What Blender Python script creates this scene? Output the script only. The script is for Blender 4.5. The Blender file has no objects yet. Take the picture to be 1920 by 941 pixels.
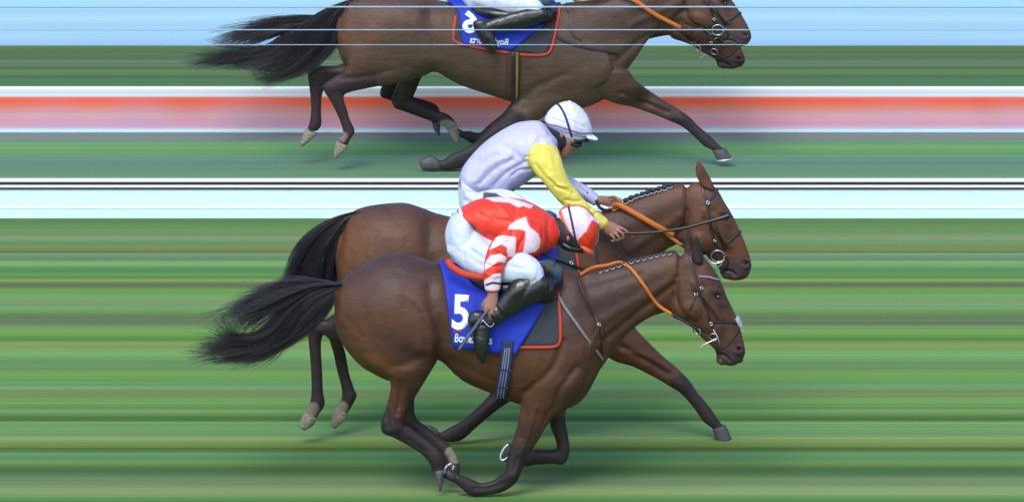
import bpy, bmesh, math, random
import numpy as np
from mathutils import Vector
from mathutils.bvhtree import BVHTree
from mathutils.geometry import tessellate_polygon
random.seed(4); RNG = np.random.default_rng(4)
S = bpy.context.scene; COL = S.collection
R = math.radians

# ---------------- camera, world, sun, exposure ----------------
ELEV = R(13.0); DIST = 60.0; Z0 = 1.637; F = 17100.0
cam_d = bpy.data.cameras.new('camera'); cam = bpy.data.objects.new('camera', cam_d); COL.objects.link(cam)
cam_d.sensor_width = 36.0; cam_d.lens = F / 1920.0 * 36.0
cam_d.clip_start = 1.0; cam_d.clip_end = 2000.0
CAMPOS = Vector((0, -DIST * math.cos(ELEV), Z0 + DIST * math.sin(ELEV)))
cam.location = CAMPOS; cam.rotation_euler = (math.pi / 2 - ELEV, 0, 0)
S.camera = cam

SUN_EL, SUN_AZ = R(50), R(200)     # azimuth measured clockwise from +Y
world = bpy.data.worlds.new('World'); S.world = world; world.use_nodes = True
wn = world.node_tree.nodes; wl = world.node_tree.links
bg = wn['Background']; sky = wn.new('ShaderNodeTexSky'); sky.sky_type = 'NISHITA'; sky.sun_disc = False
sky.sun_elevation = SUN_EL; sky.sun_rotation = SUN_AZ; sky.air_density = 1.0; sky.dust_density = 1.5
wl.new(sky.outputs[0], bg.inputs[0]); bg.inputs[1].default_value = 0.15
sun_d = bpy.data.lights.new('sun', 'SUN'); sun = bpy.data.objects.new('sun', sun_d); COL.objects.link(sun)
sun_d.energy = 1.05; sun_d.angle = R(26); sun_d.color = (1.0, 0.965, 0.92)
sd = Vector((math.sin(SUN_AZ) * math.cos(SUN_EL), math.cos(SUN_AZ) * math.cos(SUN_EL), math.sin(SUN_EL)))
sun.rotation_euler = (-sd).to_track_quat('-Z', 'Y').to_euler(); sun.location = (0, 0, 30)
S.view_settings.view_transform = 'Standard'; S.view_settings.look = 'None'
S.view_settings.gamma = 1.0; S.view_settings.exposure = 1.08; S.view_settings.use_curve_mapping = False

# ---------------- helpers ----------------
FW = Vector((0, math.cos(ELEV), -math.sin(ELEV))); UP = Vector((0, math.sin(ELEV), math.cos(ELEV)))
def ray(px, py):
    return FW + Vector((1, 0, 0)) * ((px - 960) / F) + UP * ((470.5 - py) / F)
def at(px, py, Y):
    d = ray(px, py); return CAMPOS + d * ((Y - CAMPOS.y) / d.y)
def ground_y(py, z=0.0):
    d = ray(960, py); t = (z - CAMPOS.z) / d.z; return (CAMPOS + d * t).y
def project(V):
    V = np.asarray(V) - np.array(CAMPOS)
    dep = V @ np.array(FW)
    return 960 + F * V[:, 0] / dep, 470.5 - F * (V @ np.array(UP)) / dep

K = 1.95    # sunlit display value of a white surface; albedo = display / K
def lin(c):
    return tuple(((v / 255) / 12.92 if v / 255 <= .04045 else ((v / 255 + .055) / 1.055) ** 2.4) for v in c)
def alb(c, k=None):
    k = k or K
    return tuple(min(.92, v / k) for v in lin(c)) + (1.0,)

def link(name, me, parent=None):
    o = bpy.data.objects.new(name, me); COL.objects.link(o)
    if parent is not None: o.parent = parent; o.matrix_parent_inverse = parent.matrix_basis.inverted() if False else o.matrix_parent_inverse
    return o
def setp(o, label=None, cat=None, group=None, kind=None):
    if label: o['label'] = label
    if cat: o['category'] = cat
    if group: o['group'] = group
    if kind: o['kind'] = kind
    return o
def thing(name, label, cat, loc=(0, 0, 0), group=None):
    o = bpy.data.objects.new(name, None); COL.objects.link(o); o.location = loc; o.empty_display_size = .1
    return setp(o, label, cat, group)
def part(name, me, mat, root, smooth=True):
    """mesh in world coordinates -> child of an empty placed at root.location"""
    me.materials.clear(); me.materials.append(mat)
    if smooth: me.polygons.foreach_set('use_smooth', [True] * len(me.polygons))
    off = Vector((0, 0, 0)); r = root
    while r is not None: off += r.location; r = r.parent
    n = len(me.vertices); co = np.empty(n * 3); me.vertices.foreach_get('co', co)
    co = co.reshape(-1, 3) - np.array(off); me.vertices.foreach_set('co', co.ravel()); me.update()
    o = bpy.data.objects.new(name, me); COL.objects.link(o); o.parent = root
    return o
def bm_mesh(bm, name='mesh'):
    me = bpy.data.meshes.new(name); bmesh.ops.recalc_face_normals(bm, faces=bm.faces); bm.to_mesh(me); bm.free(); return me

def catmull(P, sub):
    P = np.asarray(P, float); n = len(P)
    if n < 3: 
        t = np.linspace(0, 1, sub + 1)[:, None]; return P[0] * (1 - t) + P[-1] * t
    out = []
    for i in range(n - 1):
        p0 = P[max(i - 1, 0)]; p1 = P[i]; p2 = P[i + 1]; p3 = P[min(i + 2, n - 1)]
        if i == 0: p0 = 2 * p1 - p2
        if i == n - 2: p3 = 2 * p2 - p1
        for k in range(sub):
            t = k / sub
            out.append(.5 * (2 * p1 + (p2 - p0) * t + (2 * p0 - 5 * p1 + 4 * p2 - p3) * t * t + (3 * p1 - p0 - 3 * p2 + p3) * t ** 3))
    out.append(P[-1]); return np.array(out)

class Frame:
    """maps traced outline points to a vertical plane at depth Y (optional vertical scale) with the near/far sense"""
    def __init__(s, Y, a=1.0, b=0.0, side=1, w=1.0): s.Y, s.a, s.b, s.side, s.w = Y, a, b, side, w
    def p(s, x, y): return x, s.a * y + s.b
    def pt(s, x, y, yo=0.0):
        x, y = s.p(x, y); return at(x, y, s.Y + yo * s.side * s.w)

def rings_to_bm(bm, rings, cap=True):
    """rings: list of (n,3) arrays"""
    n = len(rings[0]); R_ = list(rings)
    if cap:
        def capr(a, b):
            c = a.mean(0); d = c - b.mean(0); L = np.linalg.norm(d) + 1e-9; rad = np.min(np.linalg.norm(a - c, axis=1)) 
            d = d / L
            return [c + (a - c) * .75 + d * rad * .45], c + d * rad * .7
        h, hp = capr(R_[0], R_[1]); t, tp = capr(R_[-1], R_[-2])
        R_ = h + R_ + t
    vs = [[bm.verts.new(p) for p in r] for r in R_]
    for a, b in zip(vs[:-1], vs[1:]):
        for i in range(n):
            j = (i + 1) % n; bm.faces.new((a[i], a[j], b[j], b[i]))
    if cap:
        for ring, pole in ((vs[0], hp), (vs[-1], tp)):
            v = bm.verts.new(pole)
            for i in range(n): bm.faces.new((ring[i], ring[(i + 1) % n], v))
    else:
        bm.faces.new(vs[0]); bm.faces.new(vs[-1])

def loft(bm, st, fr, yo=0.0, n=40, sub=8, sq=1.0, cap=True):
    """stations (x1,y1,x2,y2,lat[,yoff]) : the two outline points and the half thickness in metres"""
    A = []
    for s in st:
        o = s[5] if len(s) > 5 else yo
        a = fr.pt(s[0], s[1], o); b = fr.pt(s[2], s[3], o)
        A.append(list(a) + list(b) + [s[4] * fr.w])
    A = catmull(A, sub); t = np.linspace(0, 2 * np.pi, n, endpoint=False)
    ct, st_ = np.cos(t), np.sin(t)
    ct = np.sign(ct) * abs(ct) ** sq; st_ = np.sign(st_) * abs(st_) ** sq
    rings = []
    for r in A:
        a, b, l = r[:3], r[3:6], max(r[6], .002); c = (a + b) / 2; h = (a - b) / 2
        rings.append(c + ct[:, None] * h + st_[:, None] * np.array([0, l, 0]))
    rings_to_bm(bm, rings, cap)

def tube(bm, P, r, n=8, sub=3, flat=1.0, upv=None, cap=True):
    """round or flattened tube through world points; r scalar or list"""
    P = np.array([list(p) for p in P], float)
    rr = np.full(len(P), r, float) if np.isscalar(r) else np.array(r, float)
    A = catmull(np.hstack([P, rr[:, None]]), sub) if sub > 1 else np.hstack([P, rr[:, None]])
    pts = A[:, :3]; rad = np.maximum(A[:, 3], 1e-4)
    T = np.gradient(pts, axis=0); T /= np.linalg.norm(T, axis=1)[:, None] + 1e-12
    u = np.array(upv if upv is not None else (0, 1, 0), float)
    t = np.linspace(0, 2 * np.pi, n, endpoint=False); rings = []
    for i in range(len(pts)):
        uu = u[i] if u.ndim == 2 else u
        b = np.cross(T[i], uu); L = np.linalg.norm(b)
        if L < 1e-5: b = np.cross(T[i], (0.3, .2, 1.0)); L = np.linalg.norm(b)
        b /= L; c = np.cross(b, T[i])
        rings.append(pts[i] + np.cos(t)[:, None] * b * rad[i] + np.sin(t)[:, None] * c * rad[i] * flat)
    rings_to_bm(bm, rings, cap)

def ellipsoid(bm, c, rx, ry, rz, u=20, v=12, ang=0.0):
    geo = bmesh.ops.create_uvsphere(bm, u_segments=u, v_segments=v, radius=1)
    ca, sa = math.cos(ang), math.sin(ang)
    for q in geo['verts']:
        x, y, z = q.co.x * rx, q.co.y * ry, q.co.z * rz
        q.co = Vector((c[0] + ca * x - sa * z, c[1] + y, c[2] + sa * x + ca * z))

def voxel(bm, size):
    me = bm_mesh(bm); o = bpy.data.objects.new('tmp', me); COL.objects.link(o)
    m = o.modifiers.new('r', 'REMESH'); m.mode = 'VOXEL'; m.voxel_size = size; m.adaptivity = 0
    dg = bpy.context.evaluated_depsgraph_get(); out = bpy.data.meshes.new_from_object(o.evaluated_get(dg))
    bpy.data.objects.remove(o); bpy.data.meshes.remove(me)
    return out
def getco(me):
    a = np.empty(len(me.vertices) * 3); me.vertices.foreach_get('co', a); return a.reshape(-1, 3)
def setco(me, a): me.vertices.foreach_set('co', a.ravel()); me.update()
def getno(me):
    a = np.empty(len(me.vertices) * 3); me.vertices.foreach_get('normal', a); return a.reshape(-1, 3)
def taubin(me, it=12, lam=.5, mu=-.52):
    V = getco(me); e = np.empty(len(me.edges) * 2, int); me.edges.foreach_get('vertices', e); e = e.reshape(-1, 2)
    n = len(V); deg = np.bincount(e.ravel(), minlength=n).astype(float)[:, None]; deg[deg == 0] = 1
    def lap(V):
        out = np.empty_like(V)
        for k in range(3):
            out[:, k] = np.bincount(e[:, 0], V[e[:, 1], k], n) + np.bincount(e[:, 1], V[e[:, 0], k], n)
        return out / deg - V
    for i in range(it):
        V = V + lam * lap(V); V = V + mu * lap(V)
    setco(me, V)
def soften(me, fr, poly, it=220):
    V = getco(me); e = np.empty(len(me.edges) * 2, int); me.edges.foreach_get('vertices', e); e = e.reshape(-1, 2)
    X, Y = project(V); Y = (Y - fr.b) / fr.a; keep = inpoly(X, Y, poly)
    n = len(V); deg = np.maximum(np.bincount(e.ravel(), minlength=n), 1).astype(float)
    w = keep.astype(float)
    for i in range(20):
        w = .5 * w + .5 * (np.bincount(e[:, 0], w[e[:, 1]], n) + np.bincount(e[:, 1], w[e[:, 0]], n)) / deg
    y = V[:, 1].copy(); ok = keep[e[:, 0]] | keep[e[:, 1]]; e = e[ok]; deg = np.bincount(e.ravel(), minlength=n).astype(float); w[deg < 3] = 0; deg = np.maximum(deg, 1)
    for i in range(it):
        l = (np.bincount(e[:, 0], y[e[:, 1]], n) + np.bincount(e[:, 1], y[e[:, 0]], n)) / deg - y; y += .6 * w * l
    V[:, 1] = y; setco(me, V)
def bvh_of(me):
    return BVHTree.FromPolygons([v.co.copy() for v in me.vertices], [tuple(p.vertices) for p in me.polygons])
def hit(bvh, px, py, Y, off=.004):
    """surface point of a body under an outline point (near side)"""
    d = ray(px, py).normalized(); loc, no, i, dist = bvh.ray_cast(CAMPOS, d)
    if loc is None:
        loc, no, i, dist = bvh.find_nearest(at(px, py, Y))
    if no.dot(d) > 0: no = -no
    return loc + no * off, no

def seg_d(X, Y, x1, y1, x2, y2):
    dx, dy = x2 - x1, y2 - y1; L = dx * dx + dy * dy + 1e-9
    t = np.clip(((X - x1) * dx + (Y - y1) * dy) / L, 0, 1)
    return np.hypot(X - x1 - t * dx, Y - y1 - t * dy)
def inpoly(X, Y, poly):
    ins = np.zeros(len(X), bool); n = len(poly)
    for i in range(n):
        x1, y1 = poly[i]; x2, y2 = poly[(i + 1) % n]
        c = ((y1 > Y) != (y2 > Y)) & (X < (x2 - x1) * (Y - y1) / (y2 - y1 + 1e-12) + x1); ins ^= c
    return ins

def sculpt(me, fr, dabs):
    """push the surface along its normal: ('b',x,y,rx,ry,deg,amp) blob, ('l',[(x,y)..],r,amp) line; amp in metres"""
    V = getco(me); N = getno(me); X, Y = project(V); Y = (Y - fr.b) / fr.a
    lateral = np.abs(N[:, 1]); D = np.zeros(len(V))
    for d in dabs:
        if d[0] == 'b':
            _, x, y, rx, ry, dg, amp = d; a = R(dg); dx = X - x; dy = Y - y
            u = dx * math.cos(a) + dy * math.sin(a); v = -dx * math.sin(a) + dy * math.cos(a)
            D += 1.5 * amp * np.exp(-(u / rx) ** 2 - (v / ry) ** 2)
        else:
            _, pts, r, amp = d; dm = np.full(len(V), 1e9)
            cp = catmull(pts, 6)
            for i in range(len(cp) - 1): dm = np.minimum(dm, seg_d(X, Y, *cp[i], *cp[i + 1]))
            D += 1.5 * amp * np.exp(-(dm / r) ** 2)
    V = V + N * (D * lateral ** .5)[:, None]; setco(me, V)

def paint(me, fr, base, ops, noise=.06, kk=1.0):
    """vertex colour of the coat / cloth. base & colours are display sRGB, turned into albedo"""
    V = getco(me); X, Y = project(V); Y = (Y - fr.b) / fr.a
    C = np.tile(np.array(alb(base, K * kk)[:3]), (len(V), 1))
    for o in ops:
        c = np.array(alb(o[-2], K * kk)[:3]); s = o[-1]
        if o[0] == 'blob':
            _, x, y, rx, ry, dg, _, _ = o; a = R(dg); dx = X - x; dy = Y - y
            u = dx * math.cos(a) + dy * math.sin(a); v = -dx * math.sin(a) + dy * math.cos(a)
            w = s * np.exp(-(u / rx) ** 2 - (v / ry) ** 2)
        elif o[0] == 'line':
            dm = np.full(len(V), 1e9); cp = o[1]
            for i in range(len(cp) - 1): dm = np.minimum(dm, seg_d(X, Y, *cp[i], *cp[i + 1]))
            w = s * np.clip((o[2] - dm) / (o[2] * .35) , 0, 1)
        elif o[0] == 'poly':
            w = s * np.mean([inpoly(X + a, Y + b, o[1]) for a, b in ((0, 0), (.9, .3), (-.9, -.3), (.3, -.9), (-.3, .9), (1.3, -.8), (-1.3, .8))], 0)
        elif o[0] == 'far':      # only beyond the mid plane
            w = s * (inpoly(X, Y, o[1]) & ((V[:, 1] - fr.Y) * fr.side > 0)).astype(float)
        C = C * (1 - w[:, None]) + c * w[:, None]
    # irregular tone of hair/cloth
    ph = V * np.array([9., 9., 9.])
    n = np.sin(ph[:, 0] * 1.7 + 2 * np.sin(ph[:, 2] * 1.1)) * np.sin(ph[:, 2] * 1.9 + 1.5 * np.sin(ph[:, 0] * .9 + ph[:, 1]))
    n2 = np.sin(V[:, 0] * 41 + 3 * np.sin(V[:, 2] * 23)) * np.sin(V[:, 2] * 37 + 2 * np.sin(V[:, 0] * 29))
    C *= (1 + noise * n + noise * .5 * n2)[:, None]
    ca = me.color_attributes.new('Col', 'FLOAT_COLOR', 'POINT')
    ca.data.foreach_set('color', np.hstack([np.clip(C, 0.003, .95), np.ones((len(C), 1))]).ravel().astype(np.float32))

# ---------------- materials ----------------
def new_mat(name):
    m = bpy.data.materials.new(name); m.use_nodes = True; return m, m.node_tree.nodes, m.node_tree.links, m.node_tree.nodes['Principled BSDF']
def mat(name, color=None, rough=.6, spec=.5, metal=0, bump=0, bscale=60, vary=.1, vscale=8, sheen=0, attr=False, coat=0, stretch=(1, 1, 1), bdist=.002, fine=0, fscale=400):
    m, N, L, b = new_mat(name)
    tc = N.new('ShaderNodeTexCoord'); mp = N.new('ShaderNodeMapping'); mp.inputs['Scale'].default_value = stretch
    L.new(tc.outputs['Object'], mp.inputs[0])
    nz = N.new('ShaderNodeTexNoise'); nz.inputs['Scale'].default_value = vscale; nz.inputs['Detail'].default_value = 6
    L.new(mp.outputs[0], nz.inputs[0])
    mx = N.new('ShaderNodeMix'); mx.data_type = 'RGBA'; mx.blend_type = 'MULTIPLY'; mx.inputs[0].default_value = 1
    mr = N.new('ShaderNodeMapRange'); mr.inputs[3].default_value = 1 - vary * 2; mr.inputs[4].default_value = 1 + vary * 2
    L.new(nz.outputs[0], mr.inputs[0])
    if attr:
        a = N.new('ShaderNodeAttribute'); a.attribute_name = 'Col'; L.new(a.outputs[0], mx.inputs[6])
    else: mx.inputs[6].default_value = color
    L.new(mr.outputs[0], mx.inputs[7]); L.new(mx.outputs[2], b.inputs['Base Color'])
    b.inputs['Roughness'].default_value = rough; b.inputs['Specular IOR Level'].default_value = spec; b.inputs['Metallic'].default_value = metal
    if sheen:
        b.inputs['Sheen Weight'].default_value = sheen; b.inputs['Sheen Roughness'].default_value = .5
    if coat: b.inputs['Coat Weight'].default_value = coat; b.inputs['Coat Roughness'].default_value = .3
    if bump:
        n2 = N.new('ShaderNodeTexNoise'); n2.inputs['Scale'].default_value = bscale; n2.inputs['Detail'].default_value = 5
        L.new(mp.outputs[0], n2.inputs[0]); bp = N.new('ShaderNodeBump'); bp.inputs['Strength'].default_value = bump; bp.inputs['Distance'].default_value = bdist
        L.new(n2.outputs[0], bp.inputs['Height'])
        if fine:
            n3 = N.new('ShaderNodeTexNoise'); n3.inputs['Scale'].default_value = fscale; L.new(mp.outputs[0], n3.inputs[0])
            b2 = N.new('ShaderNodeBump'); b2.inputs['Strength'].default_value = fine; b2.inputs['Distance'].default_value = .0008
            L.new(n3.outputs[0], b2.inputs['Height']); L.new(bp.outputs[0], b2.inputs['Normal']); L.new(b2.outputs[0], b.inputs['Normal'])
        else: L.new(bp.outputs[0], b.inputs['Normal'])
    return m
M = dict(
    coat=mat('horse coat', attr=True, rough=.52, spec=.28, bump=.9, bscale=10, vary=.16, vscale=9, bdist=.012, fine=.5, fscale=260),
    hoof=mat('hoof horn', alb((92, 90, 96)), rough=.6, vary=.45, vscale=34, bump=.9, bscale=40, stretch=(1, 1, 2.5)),
    hoof_dark=mat('dark hoof horn', alb((58, 55, 60)), rough=.5, vary=.3, vscale=30, bump=.4, bscale=50),
    hoof_pale=mat('pale hoof horn', alb((158, 150, 132)), rough=.65, vary=.5, vscale=42, bump=1, bscale=44, stretch=(1, 1, 2.5)),
    shoe=mat('aluminium shoe', (.62, .64, .68, 1), rough=.35, metal=.6, vary=.1),
    hair=mat('black horse hair', alb((44, 41, 56)), rough=.42, spec=.5, vary=.35, vscale=60),
    plait=mat('plaited mane', alb((30, 30, 38)), rough=.5, vary=.3, vscale=90, bump=.6, bscale=120),
    tie=mat('plait tie', alb((190, 195, 205)), rough=.5),
    leather=mat('black leather', alb((38, 40, 50)), rough=.38, spec=.5, vary=.25, vscale=40, bump=.3, bscale=90),
    boot=mat('polished black boot', alb((30, 30, 36)), rough=.28, spec=.6, vary=.2, vscale=30, bump=.7, bscale=26, bdist=.006),
    steel=mat('bright steel', (.5, .52, .56, 1), rough=.32, metal=1, vary=.08),
    orange=mat('orange rubber rein', alb((238, 128, 32)), rough=.6, vary=.08, vscale=60, bump=.6, bscale=300),
    orange_trim=mat('orange binding', alb((235, 66, 28)), rough=.7, vary=.08),
    blue=mat('blue cotton cloth', alb((16, 60, 222)), rough=.75, vary=.12, vscale=12, bump=1, bscale=10, bdist=.012, fine=.2),
    blue_web=mat('blue webbing', alb((40, 52, 120)), rough=.7, vary=.15),
    web_stripe=mat('pale webbing stripe', alb((160, 160, 170)), rough=.7, vary=.15),
    pad=mat('grey foam pad', alb((62, 68, 78)), rough=.85, vary=.15, vscale=40, bump=.6, bscale=60),
    white=mat('white print', alb((235, 245, 255), 1.3), rough=.7, vary=.02),
    red_print=mat('red print', alb((200, 50, 50)), rough=.7),
    cloth=mat('silk cloth', attr=True, rough=.5, spec=.4, vary=.04, vscale=10, bump=.9, bscale=9, bdist=.016, fine=.1, sheen=.05),
    skin=mat('skin', attr=True, rough=.5, spec=.4, vary=.06, vscale=40, bump=.2, bscale=120),
    eye=mat('dark glossy eye', (.01, .008, .008, 1), rough=.08, spec=.8),
    fleece=mat('white fleece', alb((205, 210, 222)), rough=.9, vary=.15, vscale=60, bump=1, bscale=110, bdist=.006),
    grey_stick=mat('grey whip', alb((92, 98, 118)), rough=.5, vary=.1),
    strap_pale=mat('pale strap', alb((142, 140, 142)), rough=.6, vary=.12),
    lens=mat('dark lens', (.012, .012, .015, 1), rough=.3, spec=.5),
)

def add_streaks(m, amp, sc=(2.5, 2.5, 230)):
    N, L = m.node_tree.nodes, m.node_tree.links; b = N['Principled BSDF']; src = b.inputs['Base Color'].links[0].from_socket
    tc = N.new('ShaderNodeTexCoord'); mp = N.new('ShaderNodeMapping'); mp.inputs['Scale'].default_value = sc; L.new(tc.outputs['Object'], mp.inputs[0])
    nz = N.new('ShaderNodeTexNoise'); nz.inputs['Scale'].default_value = 1; nz.inputs['Detail'].default_value = 3; L.new(mp.outputs[0], nz.inputs[0])
    mr = N.new('ShaderNodeMapRange'); mr.inputs[1].default_value = .3; mr.inputs[2].default_value = .7; mr.inputs[3].default_value = 1 - amp; mr.inputs[4].default_value = 1 + amp; L.new(nz.outputs[0], mr.inputs[0])
    mx = N.new('ShaderNodeMix'); mx.data_type = 'RGBA'; mx.blend_type = 'MULTIPLY'; mx.inputs[0].default_value = 1
    L.new(src, mx.inputs[6]); L.new(mr.outputs[0], mx.inputs[7]); L.new(mx.outputs[2], b.inputs['Base Color'])
def add_creases(m, dist, sc, strength=.9, stretch=(1, 1, 1), rot=.6):
    N, L = m.node_tree.nodes, m.node_tree.links; b = N['Principled BSDF']; prev = b.inputs['Normal'].links[0].from_socket if b.inputs['Normal'].links else None
    tc = N.new('ShaderNodeTexCoord'); mp = N.new('ShaderNodeMapping'); mp.inputs['Scale'].default_value = stretch; mp.inputs['Rotation'].default_value = (0, rot, 0); L.new(tc.outputs['Object'], mp.inputs[0])
    nz = N.new('ShaderNodeTexNoise'); nz.noise_type = 'RIDGED_MULTIFRACTAL'; nz.inputs['Scale'].default_value = sc; nz.inputs['Detail'].default_value = 2.5; nz.inputs['Distortion'].default_value = .6; L.new(mp.outputs[0], nz.inputs[0])
    bp = N.new('ShaderNodeBump'); bp.inputs['Strength'].default_value = strength; bp.inputs['Distance'].default_value = dist; L.new(nz.outputs[0], bp.inputs['Height'])
    if prev: L.new(prev, bp.inputs['Normal'])
    L.new(bp.outputs[0], b.inputs['Normal'])
add_streaks(M['coat'], .15); add_streaks(M['cloth'], .035); add_streaks(M['blue'], .12)
add_creases(M['cloth'], .017, 8, .9, (1.6, 1, .8), .7); add_creases(M['blue'], .016, 5, .8, (1.4, 1, .6), .2)
# ---------------- the setting ----------------
def interp_tab(tab, p):
    xs = [t[0] for t in tab]; return np.stack([np.interp(p, xs, [lin(t[1])[k] for t in tab]) for k in range(3)], 1)
TURF = [(408,(84,122,70)),(415,(80,125,60)),(420,(86,128,74)),(430,(98,146,76)),(436,(94,144,90)),(441,(118,148,88)),(446,(134,148,116)),(452,(96,152,94)),(458,(100,142,88)),(462,(118,138,84)),(468,(110,144,56)),(473,(80,112,56)),(476,(126,160,128)),(480,(104,144,120)),(487,(88,134,88)),(491,(122,182,106)),(497,(108,172,92)),(505,(76,138,76)),(510,(92,134,88)),(515,(90,160,68)),(521,(80,142,52)),(525,(142,164,90)),(530,(94,122,74)),(535,(84,106,70)),(542,(108,156,66)),(550,(96,168,72)),(555,(112,170,100)),(563,(122,158,82)),(570,(112,156,112)),(577,(112,168,92)),(584,(108,148,66)),(591,(74,138,74)),(595,(94,116,80)),(600,(106,118,82)),(607,(86,122,84)),(613,(104,156,82)),(620,(122,166,84)),(630,(88,162,60)),(636,(76,132,46)),(641,(126,148,62)),(644,(130,168,82)),(650,(110,158,88)),(654,(130,156,86)),(660,(116,176,104)),(668,(110,172,86)),(676,(100,150,96)),(684,(96,150,84)),(690,(104,140,78)),(698,(104,168,84)),(706,(108,162,60)),(712,(98,160,72)),(719,(90,154,108)),(728,(116,162,88)),(735,(108,138,76)),(745,(112,152,88)),(753,(110,168,84)),(760,(92,158,58)),(765,(98,138,72)),(771,(118,168,98)),(778,(82,138,42)),(784,(60,112,38)),(788,(64,114,68)),(792,(118,166,98)),(800,(100,160,86)),(808,(100,162,96)),(815,(110,146,92)),(820,(138,166,100)),(827,(120,158,78)),(830,(110,150,50)),(835,(112,146,52)),(840,(66,104,42)),(844,(72,116,56)),(850,(90,156,88)),(860,(84,144,88)),(868,(104,150,72)),(873,(88,122,50)),(878,(62,116,44)),(884,(56,110,60)),(891,(88,120,76)),(898,(104,144,82)),(905,(100,138,104)),(912,(120,154,92)),(917,(138,166,102)),(923,(132,164,104)),(930,(110,154,86)),(935,(84,144,64)),(941,(74,132,60)),(952,(98,150,78)),(964,(84,132,60)),(978,(110,160,84)),(992,(82,136,66)),(1010,(96,148,74))]
TERR = [(248,(112,122,146)),(256,(118,132,146)),(264,(112,134,142)),(266,(98,146,106)),(275,(104,160,116)),(285,(98,148,98)),(292,(102,146,122)),(300,(98,136,130)),(310,(98,134,118)),(320,(104,140,118)),(327,(100,138,112)),(333,(108,154,138)),(338,(110,158,142))]
BANK = [(86,(112,150,108)),(88,(94,138,82)),(93,(86,134,70)),(97,(104,112,92)),(102,(110,122,92)),(108,(78,128,78)),(112,(94,128,90)),(116,(126,134,122)),(119,(112,130,112)),(123,(108,138,108)),(128,(82,122,80)),(134,(112,142,84)),(140,(104,132,96)),(144,(80,106,82)),(147,(88,128,84)),(150,(88,134,80)),(156,(86,128,98)),(161,(110,140,104)),(165,(94,112,96)),(168,(98,116,100))]
SKYT = [(-400,(120,185,245)),(-60,(150,212,250)),(0,(172,226,252)),(15,(164,214,250)),(28,(178,228,252)),(40,(164,212,252)),(60,(168,218,252)),(75,(160,204,250)),(80,(156,196,244)),(82,(220,242,255)),(84,(190,225,250)),(86,(150,190,220)),(100,(190,224,248)),(400,(180,215,240))]
BAND = [(166,(205,225,245)),(169,(214,232,255)),(174,(196,216,250)),(178,(222,234,255)),(181,(214,200,232)),(183.5,(238,106,76)),(190,(232,98,70)),(197,(226,116,98)),(205,(216,140,136)),(212,(208,156,166)),(215,(214,164,172)),(217,(200,168,196)),(222,(214,158,178)),(232,(208,158,184)),(238,(204,172,210)),(242,(200,206,240)),(244,(196,244,255)),(248,(190,240,255))]

def streak_sheet(name, rows, label=None, x0=-120, x1=120, nx=2, k=1.0, colf=None, mat_=None, thick=0, kind='structure'):
    """rows: list of ((y,z), rgb albedo). One sheet long in X; tone varies only across it, as in the picture of the course"""
    xs = np.linspace(x0, x1, nx) if colf is None else np.concatenate([np.linspace(x0, -4, 30), np.linspace(-3.95, 4, 320), np.linspace(4.05, x1, 30)])
    bm = bmesh.new(); lay = bm.verts.layers.float_color.new('Col'); prev = None
    for (y, z), c in rows:
        cur = []
        for x in xs:
            v = bm.verts.new((x, y, z)); cc = colf(x, c, (y, z)) if colf else c
            v[lay] = (cc[0], cc[1], cc[2], 1); cur.append(v)
        if prev:
            for i in range(len(xs) - 1): bm.faces.new((prev[i], prev[i + 1], cur[i + 1], cur[i]))
        prev = cur
    if thick:
        pass
    me = bpy.data.meshes.new(name); bm.to_mesh(me); bm.free(); me.materials.append(mat_)
    o = bpy.data.objects.new(name, me); COL.objects.link(o)
    if kind: o['kind'] = kind
    return o

def streak_mat(name, rough=.9, grass=True, spec=.2, amp=.16):
    m, N, L, b = new_mat(name)
    a = N.new('ShaderNodeAttribute'); a.attribute_name = 'Col'; tc = N.new('ShaderNodeTexCoord')
    cur = a.outputs[0]
    for sc, am, st in ((1.0, amp * .8, (.03, 9, 30)), (1.0, amp * 1.35, (.06, 26, 90)), (1.0, amp * 1.3, (.12, 62, 200))):
        mp = N.new('ShaderNodeMapping'); mp.inputs['Scale'].default_value = st; L.new(tc.outputs['Object'], mp.inputs[0])
        nz = N.new('ShaderNodeTexNoise'); nz.inputs['Scale'].default_value = sc; nz.inputs['Detail'].default_value = 3; L.new(mp.outputs[0], nz.inputs[0])
        mr = N.new('ShaderNodeMapRange'); mr.inputs[1].default_value = .25; mr.inputs[2].default_value = .75
        mr.inputs[3].default_value = 1 - am; mr.inputs[4].default_value = 1 + am; L.new(nz.outputs[0], mr.inputs[0])
        mx = N.new('ShaderNodeMix'); mx.data_type = 'RGBA'; mx.blend_type = 'MULTIPLY'; mx.inputs[0].default_value = 1
        L.new(cur, mx.inputs[6]); L.new(mr.outputs[0], mx.inputs[7]); cur = mx.outputs[2]
    L.new(cur, b.inputs['Base Color']); b.inputs['Roughness'].default_value = rough; b.inputs['Specular IOR Level'].default_value = spec
    return m
M['turf'] = streak_mat('turf', amp=.11); M['bandm'] = streak_mat('painted band', rough=.6, amp=.03, spec=.3)
KG = K * np.array([.89, .84, 1.15])
def rows_h(tab, p0, p1, z, step=1.5, k=KG):
    P = np.arange(p0, p1 + .01, step); C = interp_tab(tab, P) / k
    return [((ground_y(p, z), z), c) for p, c in zip(P, C)]

Y_BOARD = ground_y(408, 0)
# continue towards and behind the camera with mown streaks of the same greens
TURF = [(p, tuple(v * .84 + .16 * (sum(c) / 3) + 5 for v in (c[0] + 12, c[1] + 6, c[2] + 6))) for p, c in TURF]
rows = rows_h(TURF, 408, 1010, 0)
y = rows[-1][0][0]; tabc = interp_tab(TURF, RNG.uniform(415, 940, 80)) / KG
for i in range(80):
    y -= .25 + i * .03; rows.append(((y, 0), tabc[i]))
ground = streak_sheet('turf', rows, mat_=M['turf'])

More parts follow.
